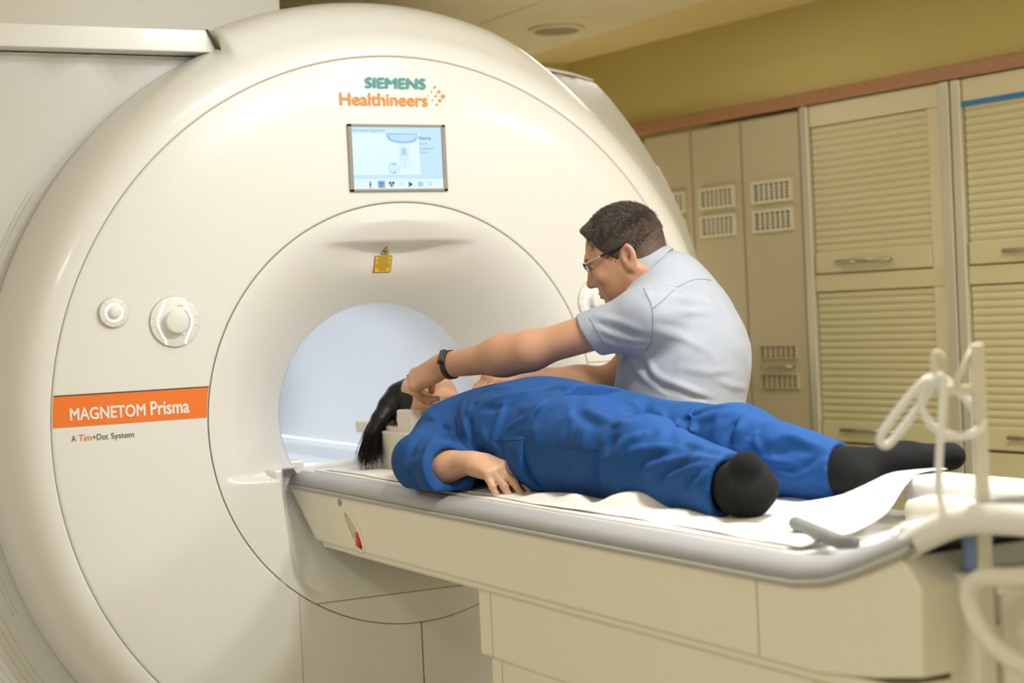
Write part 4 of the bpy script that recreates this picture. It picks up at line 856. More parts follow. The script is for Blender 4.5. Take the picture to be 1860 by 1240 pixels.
# ------------------------------------------------------------------ people: shared builders
def frame(F, Uh):
    F = unit(F); L = unit(np.cross(Uh, F)); U = np.cross(F, L); return F, U, L
def head(S, O, F, U, L, sc=1.0, fem=False, ears=True):
    """skull, face, nose, lips, ears, neck root added to an SDF; local coords (forward, up, left)"""
    def p(f, u, l): return np.array(O)+sc*(F*f+U*u+L*l)
    ax = (F, U, L)
    S.u(ell(p(-0.006, 0.026, 0), ax, np.array([0.098, 0.090, 0.077])*sc), 0)
    S.u(ell(p(0.036, -0.020, 0), ax, np.array([0.060, 0.075, 0.062])*sc), 0.03*sc)
    S.u(ell(p(0.040, -0.062, 0), ax, np.array([0.050, 0.056, 0.052])*sc), 0.025*sc)
    for s in (1, -1): S.u(cap(p(-0.002, -0.056, 0.053*s), p(0.068, -0.100, 0.016*s), 0.019*sc, 0.016*sc), 0.022*sc)
    S.u(ell(p(0.076, -0.103, 0), ax, np.array([0.017, 0.018, 0.024])*sc), 0.014*sc)
    S.u(cap(p(0.083, 0.020, 0.034), p(0.083, 0.020, -0.034), 0.0125*sc), 0.014*sc)
    for s in (1, -1):
        S.u(ell(p(0.066, -0.030, 0.040*s), ax, np.array([0.020, 0.020, 0.020])*sc), 0.016*sc)
    S.u(cap(p(0.090, 0.010, 0), p(0.110 if not fem else 0.106, -0.034, 0), 0.0085*sc, 0.0105*sc), 0.010*sc)
    S.u(ell(p(0.110 if not fem else 0.105, -0.037, 0), ax, np.array([0.012, 0.011, 0.011])*sc), 0.006*sc)
    for s in (1, -1): S.u(ell(p(0.098, -0.042, 0.0115*s), ax, np.array([0.011, 0.008, 0.0085])*sc), 0.006*sc)
    S.u(ell(p(0.088, -0.066, 0), ax, np.array([0.012, 0.007, 0.023])*sc), 0.007*sc)
    S.u(ell(p(0.087, -0.078, 0), ax, np.array([0.012, 0.007, 0.020])*sc), 0.006*sc)
    for s in (1, -1):
        S.sub(ell(p(0.096, 0.000, 0.032*s), ax, np.array([0.016, 0.012, 0.018])*sc), 0.012*sc)
    S.sub(cap(p(0.104, -0.0718, 0.018), p(0.104, -0.0718, -0.018), 0.0022*sc), 0.004*sc)
    if ears:
        for s in (1, -1):
            e = unit(U*0.96-F*0.22); n = unit(L*s*0.88+F*0.42)
            c = p(-0.022, -0.016, 0.0815*s); b = unit(np.cross(e, n))
            S.u(ell(c, (b, e, n), np.array([0.0245, 0.0315, 0.0075])*sc), 0.004*sc)
            S.u(ell(c-e*0.024*sc, (b, e, n), np.array([0.011, 0.012, 0.007])*sc), 0.005*sc)
            S.sub(ell(c+n*0.011*sc+e*0.006*sc, (b, e, n), np.array([0.0135, 0.018, 0.0115])*sc), 0.002*sc); S.sub(ell(c+n*0.008*sc-e*0.004*sc, (b, e, n), np.array([0.007, 0.010, 0.016])*sc), 0.002*sc)
    return p
def hand(S, W, D, N, side, curl, spread=0.12, sc=1.0, thumb=((0.55, 0.75, -0.25), (0.75, 0.45, -0.35)), wr=0.026, fr=0.0088):
    """wrist W, finger direction D, back-of-hand normal N; side=+1 left hand, -1 right; curl: 4 triples (index..little) of bends"""
    D = unit(D); N = unit(N-D*np.dot(N, D)); T = np.cross(D, N)*side; W = np.array(W, float); J = []
    P = lambda d, n, t: W+sc*(D*d+N*n+T*t)
    S.u(cap(P(-0.01, 0, 0), P(0.035, 0, 0.0), wr*sc, 0.030*sc, (N, 0.62)), 0.02)
    for t, tb in ((0.024, 0.014), (0.008, 0.005), (-0.008, -0.006), (-0.024, -0.014)):
        S.u(cap(P(0.02, 0, tb), P(0.088-abs(t-0.008)*0.22, 0.002, t*1.06), 0.0135*sc, 0.0115*sc), 0.012)
    S.u(cap(P(0.018, -0.006, 0.020), P(0.055, -0.006, 0.024), 0.016*sc, 0.013*sc), 0.015)
    S.u(cap(P(0.018, -0.006, -0.018), P(0.06, -0.006, -0.020), 0.014*sc, 0.011*sc), 0.014)
    lens = ((0.044, 0.026, 0.020), (0.049, 0.030, 0.021), (0.045, 0.028, 0.021), (0.036, 0.021, 0.018))
    bases = ((0.088, 0.0265), (0.091, 0.0085), (0.087, -0.0095), (0.079, -0.0265))
    for i, (ln, (bd, bt)) in enumerate(zip(lens, bases)):
        a = P(bd-0.004, 0.0, bt); sp = (1.5-i)*spread*0.6; cur = 0.0; js = [a]
        c3 = curl[i]; base = D*math.cos(sp)+T*math.sin(sp)
        r = fr*sc*(0.9 if i == 3 else 1.0)
        for k in range(3):
            cur += c3[k]; dv = base*math.cos(cur)-N*math.sin(cur); b = a+dv*ln[k]*sc
            S.u(cap(a, b, r*(1.06, 0.98, 0.90)[k], r*(0.98, 0.90, 0.80)[k]), 0.007 if k == 0 else 0.004)
            if k: S.u(ell(a+N*0.0, XYZ, [r*1.05]*3), 0.003)
            a = b; js.append(a)
        J.append((js, dv))
    a = P(0.022, -0.004, 0.024)
    for k, v in enumerate(thumb):
        dv = unit(D*v[0]+T*v[1]+N*v[2]); b = a+dv*(0.042, 0.032, 0.026)[k]*sc
        S.u(cap(a, b, (0.0155, 0.0112, 0.010)[k]*sc, (0.0112, 0.0100, 0.0088)[k]*sc), 0.010 if k == 0 else 0.005); a = b
    dv = unit(D*v[0]+T*v[1]+N*(v[2]-0.15)); b = a+dv*0.026*sc; S.u(cap(a, b, 0.010*sc, 0.0085*sc), 0.004)
    J.append(([b], dv)); return J, N, T
def arm(S, sh, el, wr, r=(0.052, 0.043, 0.045, 0.029), k=0.03):
    sh, el, wr = (np.array(x, float) for x in (sh, el, wr))
    S.u(cap(sh, el, r[0], r[1]), k); m = el+(wr-el)*0.28
    S.u(cap(el, m, r[1], r[2]), 0.045); S.u(cap(m, wr, r[2], r[3]), 0.045)

# ------------------------------------------------------------------ patient
PT = thing('person', 'person lying face up on the table in blue scrubs and dark socks', 'person', (0.03, -0.8, 0.92))
S = SDF(); PO = (0.025, -0.045, 1.078); PF, PU, PLf = frame((0.0, -0.08, 1), (0, 1, 0.08))
pp = head(S, PO, PF, PU, PLf, 0.95, True)
S.u(cap((0.025, -0.12, 1.065), (0.03, -0.33, 1.05), 0.052, 0.058), 0.03)
S.u(cap((-0.085, -0.425, 1.026), (0.15, -0.425, 1.026), 0.046), 0.04)
S.u(cap((0.03, -0.40, 1.035), (0.03, -0.92, 1.02), 0.135, 0.145, ((0, 0, 1), 0.64)), 0.05)
PSH, PEL, PWR = V3(-0.120, -0.41, 1.010), V3(-0.243, -0.600, 0.966), V3(-0.196, -0.755, 0.985)
arm(S, PSH, PEL, PWR, (0.046, 0.038, 0.041, 0.0235))
PSL, PELl, PWL = V3(0.20, -0.36, 1.04), V3(0.262, -0.60, 0.975), V3(0.225, -0.84, 0.972)
arm(S, PSL, PELl, PWL, (0.046, 0.036, 0.036, 0.0225))
JP, JN, JT = hand(S, PWR, (0.20, -0.93, -0.16), (-0.30, -0.20, 0.90), -1, ((0.62, 0.42, 0.25), (0.66, 0.40, 0.22), (0.68, 0.40, 0.22), (0.66, 0.34, 0.2)), 0.30, 0.95, ((0.8, 0.4, -0.3), (0.9, 0.1, -0.4)), 0.0265, 0.0095)
hand(S, PWL, (-0.1, -1, -0.25), (0.4, -0.1, 0.9), 1, ((0.35, 0.3, 0.2),)*4, 0.2, 0.86)
HIPR, KNR, ANR = V3(-0.045, -0.92, 1.018), V3(-0.058, -1.27, 1.012), V3(-0.062, -1.575, 0.972)
HIPL, KNL, ANL = V3(0.105, -0.92, 1.018), V3(0.165, -1.27, 1.02), V3(0.215, -1.545, 0.985)
for h_, k_, a_ in ((HIPR, KNR, ANR), (HIPL, KNL, ANL)):
    S.u(cap(h_, k_, 0.070, 0.05), 0.04); S.u(cap(k_, a_, 0.048, 0.034), 0.03)
FTR = V3(-0.098, -1.665, 1.030); FTL = V3(0.395, -1.650, 1.000)
S.u(cap(ANR+V3(0, -0.02, -0.004), FTR-unit(FTR-ANR)*0.03, 0.028, 0.014), 0.03); S.u(cap(ANL+V3(0.02, -0.02, -0.01), FTL-unit(FTL-ANL)*0.03, 0.030, 0.014), 0.03)
body = obj('body', sdf_mesh(S, (-0.36, -1.75, 0.91), (0.47, 0.12, 1.22), 0.0036), M['skin_p'], PT, True)
# fingernails
for js, dv in JP[:4]:
    c = js[-1]+JN*0.0066*0.95+dv*0.001; n = JN
    b = unit(np.cross(dv, n)); m = MB(); V = []
    for i in range(5):
        for k in range(5): u, v = (i-2)/2*0.0042, (k-2)/2*0.0052; V.append(c+b*u+dv*v+np.cross(b, dv)*0-n*(u*u*55)-n*(max(v, 0)**2*30)+n*0.0006)
    m.raw(V, [(i*5+k, i*5+k+1, i*5+k+6, i*5+k+5) for i in range(4) for k in range(4)]); obj('fingernail', m.mesh(), M['nail'], body, True)
# face details
def eye(parent, p, F, U, L, s, lidcol, sc=1.0):
    m = MB(); b = bmesh.new(); bmesh.ops.create_uvsphere(b, u_segments=20, v_segments=12, radius=0.0122*sc); m._add(b, Matrix.Translation(Vector(p(0.0745, 0.001, 0.032*s))))
    e = obj('eye', m.mesh(), M['eye'], parent, True)
    c = np.array(p(0.0745, 0.001, 0.032*s))+(F*0.0105-U*0.003)*sc; m = MB(); m.cyl(c, F*0.97-U*0.22, 0.0052*sc, 0.003, 16); obj('iris', m.mesh(), M['iris'], e, True)
    m = MB(); V = []; F_ = []
    for lo, hi in ((0.15, 1.35), (-0.55, -1.2)):
        n0 = len(V)
        for i in range(9):
            az = (i-4)/4*1.2
            for k in range(5):
                el = lo+(hi-lo)*k/4; V.append(np.array(p(0.0745, 0.001, 0.032*s))+0.0130*sc*(F*math.cos(el)*math.cos(az)+L*math.cos(el)*math.sin(az)+U*math.sin(el)))
        F_ += [(n0+i*5+k, n0+i*5+k+1, n0+i*5+k+6, n0+i*5+k+5) for i in range(8) for k in range(4)]
    m.raw(V, F_); obj('eyelid', m.mesh(), lidcol, e, True)
def brow(parent, p, s, sc=1.0):
    m = MB(); pts = spline([p(0.0985, 0.016, 0.012*s), p(0.0965, 0.0215, 0.028*s), p(0.0855, 0.018, 0.051*s)], 6); n = len(pts)
    m.tube(pts, [0.0036*sc*(1-0.6*i/n) for i in range(n)], 6); obj('eyebrow', m.mesh(), M['brow'], parent, True)
def lips(parent, p, sc=1.0):
    m = MB(); m.tube(spline([p(0.0925, -0.071, 0.021), p(0.0985, -0.067, 0.009), p(0.0990, -0.0685, 0), p(0.0985, -0.067, -0.009), p(0.0925, -0.071, -0.021)], 5), [0.0026*sc*math.sin(PI*(0.1+0.8*i/20)) for i in range(21)], 8)
    m.tube(spline([p(0.0920, -0.0725, 0.018), p(0.0975, -0.0765, 0.008), p(0.0980, -0.0772, 0), p(0.0975, -0.0765, -0.008), p(0.0920, -0.0725, -0.018)], 5), [0.0032*sc*math.sin(PI*(0.1+0.8*i/20)) for i in range(21)], 8)
    obj('lips', m.mesh(), M['lip'], parent, True)
for s in (1, -1): eye(body, pp, PF, PU, PLf, s, M['skin_p'], 0.95); brow(body, pp, s, 0.95)
lips(body, pp, 0.95)

# scrub top
S = SDF(); SZT = 0.922
S.u(cap((0.03, -0.48, 1.038), (0.03, -0.66, 1.035), 0.158, 0.175, ((0, 0, 1), 0.68)), 0)
S.u(cap((0.03, -0.66, 1.032), (0.035, -0.885, 1.030), 0.175, 0.176, ((0, 0, 1), 0.675)), 0.05)
S.u(cap((-0.095, -0.415, 1.036), (0.160, -0.415, 1.036), 0.064, 0.064), 0.05)
S.u(cap((-0.100, -0.420, 1.012), (-0.238, -0.580, 0.980), 0.068, 0.064), 0.04); S.u(cap((-0.245, -0.575, 0.980), (-0.226, -0.77, 0.975), 0.064, 0.056), 0.03)
S.u(cap((-0.140, -0.36, 0.980), (-0.236, -0.70, 0.950), 0.052, 0.044), 0.05)             # loose cloth falling to the table
S.u(cap((0.18, -0.375, 1.035), (0.262, -0.575, 0.985), 0.080, 0.066), 0.04)
S.u(cap((-0.10, -0.62, 0.985), (-0.085, -0.90, 0.985), 0.055, 0.062), 0.05)            # cloth hanging beside the hip
hem = unit((0.13, -0.96, 0.20))
def hemcut(P):
    base = (P-V3(-0.10, -0.905, 0.99))@unit((-0.02, -1.0, 0.05)); return base
S.isec(hemcut, 0.004)
# sleeve openings: cloth beyond the opening plane is removed only near the arm
def sleeve_cut(c, n, r):
    c = np.array(c, float); n = unit(n)
    def f(P):
        Q = P-c; d = Q@n; lat = np.linalg.norm(Q-np.outer(d, n), axis=1); return np.maximum(-d, np.maximum(lat-r, d-0.2))
    return f
S.sub(sleeve_cut((-0.238, -0.712, 0.965), (-0.10, -1.0, 0.26), 0.090), 0.003)
S.sub(cap((-0.245, -0.64, 0.972), (-0.212, -0.79, 0.980), 0.039, 0.0445), 0.004)
S.sub(sleeve_cut((0.272, -0.61, 0.97), (0.05, -1.0, 0.05), 0.075), 0.003)
S.sub(cap((0.025, -0.25, 1.10), (0.03, -0.352, 1.125), 0.066, 0.058), 0.006)
S.sub(cap((0.03, -0.34, 1.150), (0.03, -0.425, 1.178), 0.045, 0.012), 0.006)
S.isec(lambda P: SZT-P[:, 2], 0.004)
for pts, a, w_ in TOP_FOLDS: S.fold(pts, a, w_)
S.noise(lambda P: 0.0014*np.sin(P[:, 0]*38+P[:, 1]*27)*np.sin(P[:, 1]*31-P[:, 2]*40))
S_TOP = S
top = obj('scrub_top', sdf_mesh(S, (-0.38, -0.96, 0.915), (0.38, -0.24, 1.22), 0.0042), M['scrub'], PT, True)
# scrub trousers
S = SDF()
S.u(cap((-0.02, -0.80, 1.018), (-0.015, -0.93, 1.018), 0.098, 0.102), 0.0)
S.u(cap((0.085, -0.80, 1.018), (0.08, -0.93, 1.018), 0.098, 0.102), 0.05)
S.u(cap(HIPR, KNR+V3(0, 0.0, 0.002), 0.097, 0.079), 0.05); S.u(cap(KNR, ANR+V3(0, 0.035, 0.010), 0.078, 0.060), 0.035)
S.u(cap(HIPL, KNL+V3(0, 0.0, 0.0), 0.100, 0.082), 0.05); S.u(cap(KNL, ANL+V3(-0.005, 0.035, 0.002), 0.080, 0.056), 0.035)
for h_, k_ in ((HIPR, KNR), (KNR, ANR), (HIPL, KNL), (KNL, ANL)):       # cloth settling on the table
    S.u(cap(h_+V3(0, 0, -0.05), k_+V3(0, 0.02, -0.03), 0.055, 0.04), 0.05)
def cuff(c, n): return half(c, n)
nR = unit(ANR-KNR); nL = unit(ANL-KNL)
def cuffcut(P):
    dR = (P-(ANR+V3(0, 0.02, 0)))@unit(nR+V3(0.25, 0, 0.10)); dL = (P-(ANL+V3(0, 0.005, 0)))@unit(nL+V3(0.2, 0, 0.2))
    return np.where(P[:, 0] < 0.075, dR, dL)
S.isec(cuffcut, 0.003)
S.sub(cap(ANR+V3(0, 0.10, 0.004), ANR+V3(0, -0.05, 0.0), 0.046, 0.052), 0.003); S.sub(cap(ANL+V3(-0.02, 0.10, 0.002), ANL+V3(0.01, -0.05, 0.0), 0.037, 0.043), 0.003)
S.isec(lambda P: SZT-P[:, 2], 0.004)
for pts, a, w_ in LEG_FOLDS: S.fold(pts, a, w_)
S.noise(lambda P: 0.0016*np.sin(P[:, 0]*33+P[:, 1]*25)*np.sin(P[:, 1]*29-P[:, 2]*37))
S_LEG = S
trousers = obj('scrub_trousers', sdf_mesh(S, (-0.19, -1.62, 0.915), (0.35, -0.72, 1.16), 0.0042), M['scrub'], PT, True)
# socks
S = SDF()
S.u(cap(ANR+V3(0, 0.06, 0.008), ANR+V3(-0.002, -0.01, -0.002), 0.042, 0.040), 0)
S.u(ell(ANR+V3(0.0, -0.022, -0.010), XYZ, (0.037, 0.040, 0.040)), 0.02)
foot = unit(FTR-ANR); side = unit(np.cross(foot, (0, 1, 0)))
S.u(cap(ANR+V3(0.004, -0.036, -0.004), FTR+V3(-0.004, 0.004, -0.006), 0.045, 0.025), 0.03)
S.u(cap(ANR+V3(0.014, -0.060, 0.008), FTR+V3(0.004, -0.004, -0.012), 0.032, 0.022), 0.02)
S.u(cap(ANR+V3(-0.006, -0.020, 0.026), FTR+V3(-0.010, 0.0, -0.022), 0.030, 0.020), 0.03)
S.isec(lambda P: 0.924-P[:, 2], 0.006)
obj('sock', sdf_mesh(S, (-0.2, -1.75, 0.915), (0.06, -1.48, 1.12), 0.0034), M['sock'], PT, True)
S = SDF()
S.u(cap(ANL+V3(-0.012, 0.05, 0.0), ANL+V3(0.0, -0.01, -0.002), 0.042, 0.041), 0)
S.u(ell(ANL+V3(-0.004, -0.035, -0.014), XYZ, (0.040, 0.036, 0.038)), 0.025)
S.u(cap(ANL+V3(0.012, -0.015, -0.006), ANL+V3(0.10, -0.06, 0.006), 0.045, 0.041, ((0, 0, 1), 0.95)), 0.03)
S.u(cap(ANL+V3(0.09, -0.055, 0.004), FTL, 0.040, 0.030, ((0, 0, 1), 0.92)), 0.03)
S.isec(lambda P: 0.924-P[:, 2], 0.006)
obj('sock', sdf_mesh(S, (0.12, -1.74, 0.915), (0.46, -1.42, 1.08), 0.0036), M['sock'], PT, True)
# hair: mass on the skull, gathered and falling over the near side of the coil
S = SDF()
S.u(ell(pp(-0.012, 0.030, 0), (PF, PU, PLf), np.array([0.102, 0.094, 0.081])*0.95), 0)
S.u(ell(pp(-0.008, -0.015, 0), (PF, PU, PLf), np.array([0.085, 0.085, 0.080])*0.95), 0.02)
S.sub(rbox(pp(0.128, -0.045, 0), (PF, PU, PLf), (0.055, 0.085, 0.2), 0.02), 0.008); S.sub(ell(pp(0.0, -0.135, 0), (PF, PU, PLf), (0.12, 0.062, 0.14)), 0.008)
HP = [V3(0.0, 0.025, 1.112), V3(-0.030, 0.020, 1.108), V3(-0.064, 0.008, 1.082), V3(-0.096, -0.006, 1.048), V3(-0.118, -0.014, 1.014), V3(-0.130, -0.018, 0.984)]
for a, b, r1, r2 in zip(HP[:-1], HP[1:], (0.028, 0.024, 0.020, 0.017, 0.013), (0.024, 0.020, 0.017, 0.013, 0.007)): S.u(cap(a, b, r1, r2, ((0.4, 0.9, 0.0), 1.0)), 0.03)
hair = obj('hair', sdf_mesh(S, (-0.2, -0.15, 0.93), (0.16, 0.12, 1.2), 0.003), M['hair_p'], PT, True)
m = MB(); sp0 = spline(HP, 8)
for i in range(620):
    a = RNG.uniform(0, 2*PI); rr = math.sqrt(RNG.uniform(0.5, 1.0)); s0 = int(RNG.integers(0, 20)); L_ = RNG.uniform(0.75, 1.0); fray = RNG.normal(0, 1, 3)
    pts = []; rad = []
    for k in range(s0, len(sp0), 2):
        t = k/(len(sp0)-1); R = (0.029-0.010*t)*rr*(1+0.25*t*t)
        c = sp0[k]+V3(math.cos(a)*R, math.sin(a)*R*1.0, 0.35*R*math.sin(a+1))+fray*0.006*t*t
        pts.append(c); rad.append(0.0011*(1-0.75*t))
    d = pts[-1]-pts[-2]; d = unit(d+V3(0, 0, -0.01))
    for q in range(1, 5): pts.append(pts[-1]+d*0.011*L_+fray*0.0012+V3(0, 0, -0.0015)); rad.append(max(0.0002, 0.0007*(1-q/5)))
    if len(pts) > 2: m.raw(*tube_vf(pts, rad, 3, cap=False))
o = obj('hair_strands', m.mesh(), M['hair_p'], hair, True)
# ------------------------------------------------------------------ technician
TN = thing('person', 'person with short dark hair and glasses in a pale blue shirt leaning over the table', 'person', (0.44, -0.66, 0.0))
fx = unit((-0.722, 0.692, 0)); rt = unit((0.692, 0.722, 0)); UP = V3(0, 0, 1)
WA, LC, UC, NB = V3(0.437, -0.669, 1.07), V3(0.442, -0.674, 1.19), V3(0.418, -0.650, 1.300), V3(0.400, -0.632, 1.375)
LS, RS = V3(0.288, -0.752, 1.298), V3(0.535, -0.515, 1.30)
LE, LW = V3(0.078, -0.535, 1.222), V3(-0.046, -0.296, 1.190)
RE, RW = V3(0.405, -0.350, 1.105), V3(0.185, -0.262, 1.150)
S = SDF(); MO = V3(0.341, -0.577, 1.450); HF, HU, HL = frame((-0.65, 0.675, -0.33), (0.235, -0.245, 0.94))
hp_ = head(S, MO, HF, HU, HL, 1.0)
S.u(cap(NB+V3(0, 0, -0.03), MO-HU*0.045-HF*0.022, 0.064, 0.058), 0.03)
S.u(cap(WA, LC, 0.14, 0.145, (fx, 0.72)), 0.05); S.u(cap(LC, UC, 0.145, 0.13, (fx, 0.72)), 0.05); S.u(cap(UC, NB, 0.11, 0.06), 0.05)
S.u(cap(V3(0.437, -0.669, 0.93), WA, 0.15, 0.14, (fx, 0.72)), 0.05)
S.u(cap(LS, RS, 0.058), 0.05)
arm(S, LS, LE, LW, (0.050, 0.041, 0.0435, 0.0295)); arm(S, RS, RE, RW, (0.050, 0.043, 0.045, 0.029))
JM, MN, MT = hand(S, LW, (-0.46, 0.72, -0.36), (-0.45, -0.50, 0.74), 1, ((0.75, 0.75, 0.45), (0.95, 0.80, 0.5), (1.15, 0.85, 0.5), (1.25, 0.95, 0.5)), 0.10, 1.08, ((0.75, 0.25, -0.55), (0.7, -0.1, -0.75)), 0.029, 0.0098)
hand(S, RW, (-0.95, -0.10, -0.03), (0.0, -0.25, 0.95), -1, ((0.5, 0.5, 0.3), (0.6, 0.5, 0.3), (0.65, 0.5, 0.3), (0.7, 0.5, 0.3)), 0.12, 0.98)
for s in (-1, 1):
    h = V3(0.437, -0.669, 0.92)+rt*0.095*s; S.u(cap(h, h+V3(0.0, 0.0, -0.42)+fx*0.02, 0.082, 0.056), 0.05); S.u(cap(h+V3(0, 0, -0.42)+fx*0.02, h+V3(0, 0, -0.83)-fx*0.02, 0.054, 0.04), 0.03)
    S.u(cap(h+V3(0, 0, -0.85)-fx*0.03, h+V3(0, 0, -0.868)+fx*0.14, 0.036, 0.028), 0.03)
mbody = obj('body', sdf_mesh(S, (-0.26, -0.92, 0.0), (0.70, 0.0, 1.62), 0.0031), M['skin'], TN, True)
for s in (1, -1): eye(mbody, hp_, HF, HU, HL, s, M['skin']); brow(mbody, hp_, s)
lips(mbody, hp_)
# hair
def hairsdf(grow, top):
    S = SDF(); S.u(ell(hp_(-0.007, 0.027, 0), (HF, HU, HL), (0.098+grow, 0.090+grow+top, 0.077+grow)), 0)
    return S
def hairline(P):   # negative where hair grows
    Q = P-MO; f = Q@HF; u = Q@HU; l = np.abs(Q@HL)
    front = f-(0.078-0.5*np.maximum(l-0.035, 0)-0.010*np.sin(l*60)+0.55*np.minimum(u-0.070, 0.03))         # forehead line
    temple = np.where(u < 0.060, f-(0.055-0.25*(0.06-u)), -1)
    side = -(u-np.interp(f, [-0.12, -0.05, -0.01, 0.005, 0.012, 0.022, 0.05], [-0.090, -0.075, -0.030, -0.034, -0.034, -0.010, 0.03]))           # lower edge behind and before the ear
    return np.maximum(np.maximum(front, side), temple)
S = hairsdf(0.0030, 0.0)
S.u(ell(hp_(0.063, 0.080, 0), (HF, HU, HL), (0.034, 0.018, 0.048)), 0.02); S.u(ell(hp_(-0.048, -0.036, 0), (HF, HU, HL), (0.052, 0.058, 0.064)), 0.02)
def hair_grow(P):
    Q = P-MO; u = Q@HU+0.25*(Q@HF); f = Q@HF; l = Q@HL; t = smoothstep(0.035, 0.075, u)
    return 0.0055*t+(0.0004+0.0011*t*smoothstep(0.085, 0.05, f))*np.sin(l*430+f*120+9*np.sin(f*45))*np.sin(f*230+l*40)+0.0005*np.sin(l*800+f*620)*np.sin(u*700)
S.noise(hair_grow)
S.isec(hairline, 0.006); S.sub(ell(hp_(-0.024, -0.016, 0.090), (HF, HU, HL), (0.023, 0.036, 0.020)), 0.004); S.sub(ell(hp_(-0.024, -0.016, -0.090), (HF, HU, HL), (0.023, 0.036, 0.020)), 0.004)
hme = sdf_mesh(S, hp_(0, 0, 0)-0.17, hp_(0, 0, 0)+0.17, 0.003)
fade = obj('hair', hme, M['hair_m'], TN, True); hme.materials.append(M['hair_fade']); hme.materials.append(M['hair_nape'])
for pl_ in hme.polygons:      # clipped sides and nape, longer top
    q = np.array(pl_.center)+np.array(LOC[TN])-MO
    if q@HU+0.25*(q@HF) < 0.038+0.012*math.sin(q@HF*70)+RNG.normal(0, 0.006): pl_.material_index = 1
    if q@HU+0.15*(q@HF) < -0.022+RNG.normal(0, 0.008): pl_.material_index = 2
# short strands
def strands(name, n, test, shell, ln, r, mt):
    m = MB(); V = []; Fc = []; c = 0
    while c < n:
        d = RNG.normal(0, 1, 3); d /= np.linalg.norm(d); e = shell
        q = d*np.array(e); P = np.array(hp_(-0.007+q[0], 0.027+q[1], q[2]))
        if not test(q): continue
        nrm = unit(HF*d[0]/e[0]+HU*d[1]/e[1]+HL*d[2]/e[2])
        tw = float(smoothstep(0.015, 0.085, q[1]+RNG.normal(0, 0.008)))
        tdir = HF*(0.9*tw-0.35*(1-tw))+HU*(0.25*tw-0.9*(1-tw))+HL*RNG.normal(0, 0.3)
        tdir = unit(tdir-nrm*np.dot(tdir, nrm)); g = unit(tdir*0.85+nrm*(0.32+0.22*tw)+RNG.normal(0, 0.18, 3)); L_ = ln*RNG.uniform(0.6, 1.2)
        b = unit(np.cross(g, nrm))*r; k = len(V); mid = P+g*L_*0.55; tip = P+g*L_+tdir*L_*0.25
        V += [P-b, P+b, P+nrm*r, mid-b*0.7, mid+b*0.7, mid+nrm*r*0.7, tip]
        Fc += [(k, k+1, k+4, k+3), (k+1, k+2, k+5, k+4), (k+2, k, k+3, k+5), (k+3, k+4, k+6), (k+4, k+5, k+6), (k+5, k+3, k+6)]; c += 1
    me = mesh(V, Fc); return obj(name, me, mt, fade, False)
strands('hair_strands', 5200, lambda q: q[1] > 0.030-0.15*q[0]+RNG.normal(0, 0.010) and q[0] < 0.072, (0.104, 0.098, 0.084), 0.010, 0.00075, M['hair_m'])
strands('hair_strands', 4200, lambda q: -0.08 < q[1] < 0.05 and q[1] > -0.045-0.6*(q[0]+0.02) and q[0] < 0.045 and not (-0.03 < q[0] < 0.015 and q[1] < -0.008), (0.1022, 0.0942, 0.0812), 0.0052, 0.00045, M['hair_fade'])
# glasses
G = obj('glasses', (lambda m: (m.tube([hp_(0.101, 0.003, 0.011), hp_(0.104, 0.006, 0.0), hp_(0.101, 0.003, -0.011)], 0.0014, 8), m.mesh())[1])(MB()), M['silver'], TN, True)
for s in (1, -1):
    rim = [hp_(0.101-0.008*(l/0.06)**2-0.004*(u < -0.01), u, (0.011+l)*s) for l, u in ((0.0, 0.004), (0.004, -0.012), (0.014, -0.021), (0.030, -0.021), (0.043, -0.012), (0.047, 0.006), (0.040, 0.012), (0.022, 0.013), (0.006, 0.011))]
    m = MB(); pts = spline(rim, 5, True); m.tube(pts, 0.0011, 6, closed=True); obj('lens_rim', m.mesh(), M['silver'], G, True)
    m = MB(); m.tube(pts[22:43], 0.0019, 6); obj('brow_bar', m.mesh(), M['black'], G, True)
    m = MB(); m.raw(list(pts), [tuple(range(len(pts)))]); obj('lens', m.mesh(), M['lens'], G)
    m = MB(); m.tube([hp_(0.094, 0.007, 0.058*s), hp_(0.088, 0.0075, 0.070*s)], 0.0030, 8); obj('hinge', m.mesh(), M['black'], G, True)
    m = MB(); m.tube(spline([hp_(0.089, 0.0075, 0.0695*s), hp_(0.065, 0.0085, 0.0765*s), hp_(0.040, 0.0095, 0.081*s)], 4), 0.0030, 8); obj('temple', m.mesh(), M['silver'], G, True)
    m = MB(); m.tube(spline([hp_(0.042, 0.0095, 0.081*s), hp_(0.015, 0.011, 0.083*s), hp_(-0.012, 0.013, 0.084*s), hp_(-0.036, 0.008, 0.083*s), hp_(-0.046, -0.002, 0.081*s)], 5), 0.0034, 8); obj('temple_tip', m.mesh(), M['black'], G, True)
# wristband
ax = unit(LW-LE); n = unit(MN-ax*np.dot(MN, ax)); tt = np.cross(ax, n); C0 = LW-ax*0.030
V = []; ns = 48
for i in range(ns):
    a = 2*PI*i/ns
    for k, (dr, da) in enumerate(((0, -0.0085), (0.0024, -0.0075), (0.0024, 0.0075), (0, 0.0085))): V.append(C0+ax*da+(n*math.cos(a)+tt*math.sin(a))*(0.0345+dr))
wb = obj('wristband', mesh(V, [(i*4+k, i*4+k+1, ((i+1) % ns)*4+k+1, ((i+1) % ns)*4+k) for i in range(ns) for k in range(3)]), M['black'], TN, True)
w3 = V3(-0.42, -0.72, 0.55); w3 = unit(w3-ax*np.dot(w3, ax))
m3 = Matrix((( *np.cross(ax, w3), ), (*ax,), (*w3,))).transposed().to_4x4(); m3.translation = Vector(C0+w3*0.0375)
m = MB(); m.box(-0.020, 0.020, -0.0095, 0.0095, -0.005, 0.0055, 0.004, 3, m3); obj('tracker_body', m.mesh(), M['black'], wb, True)
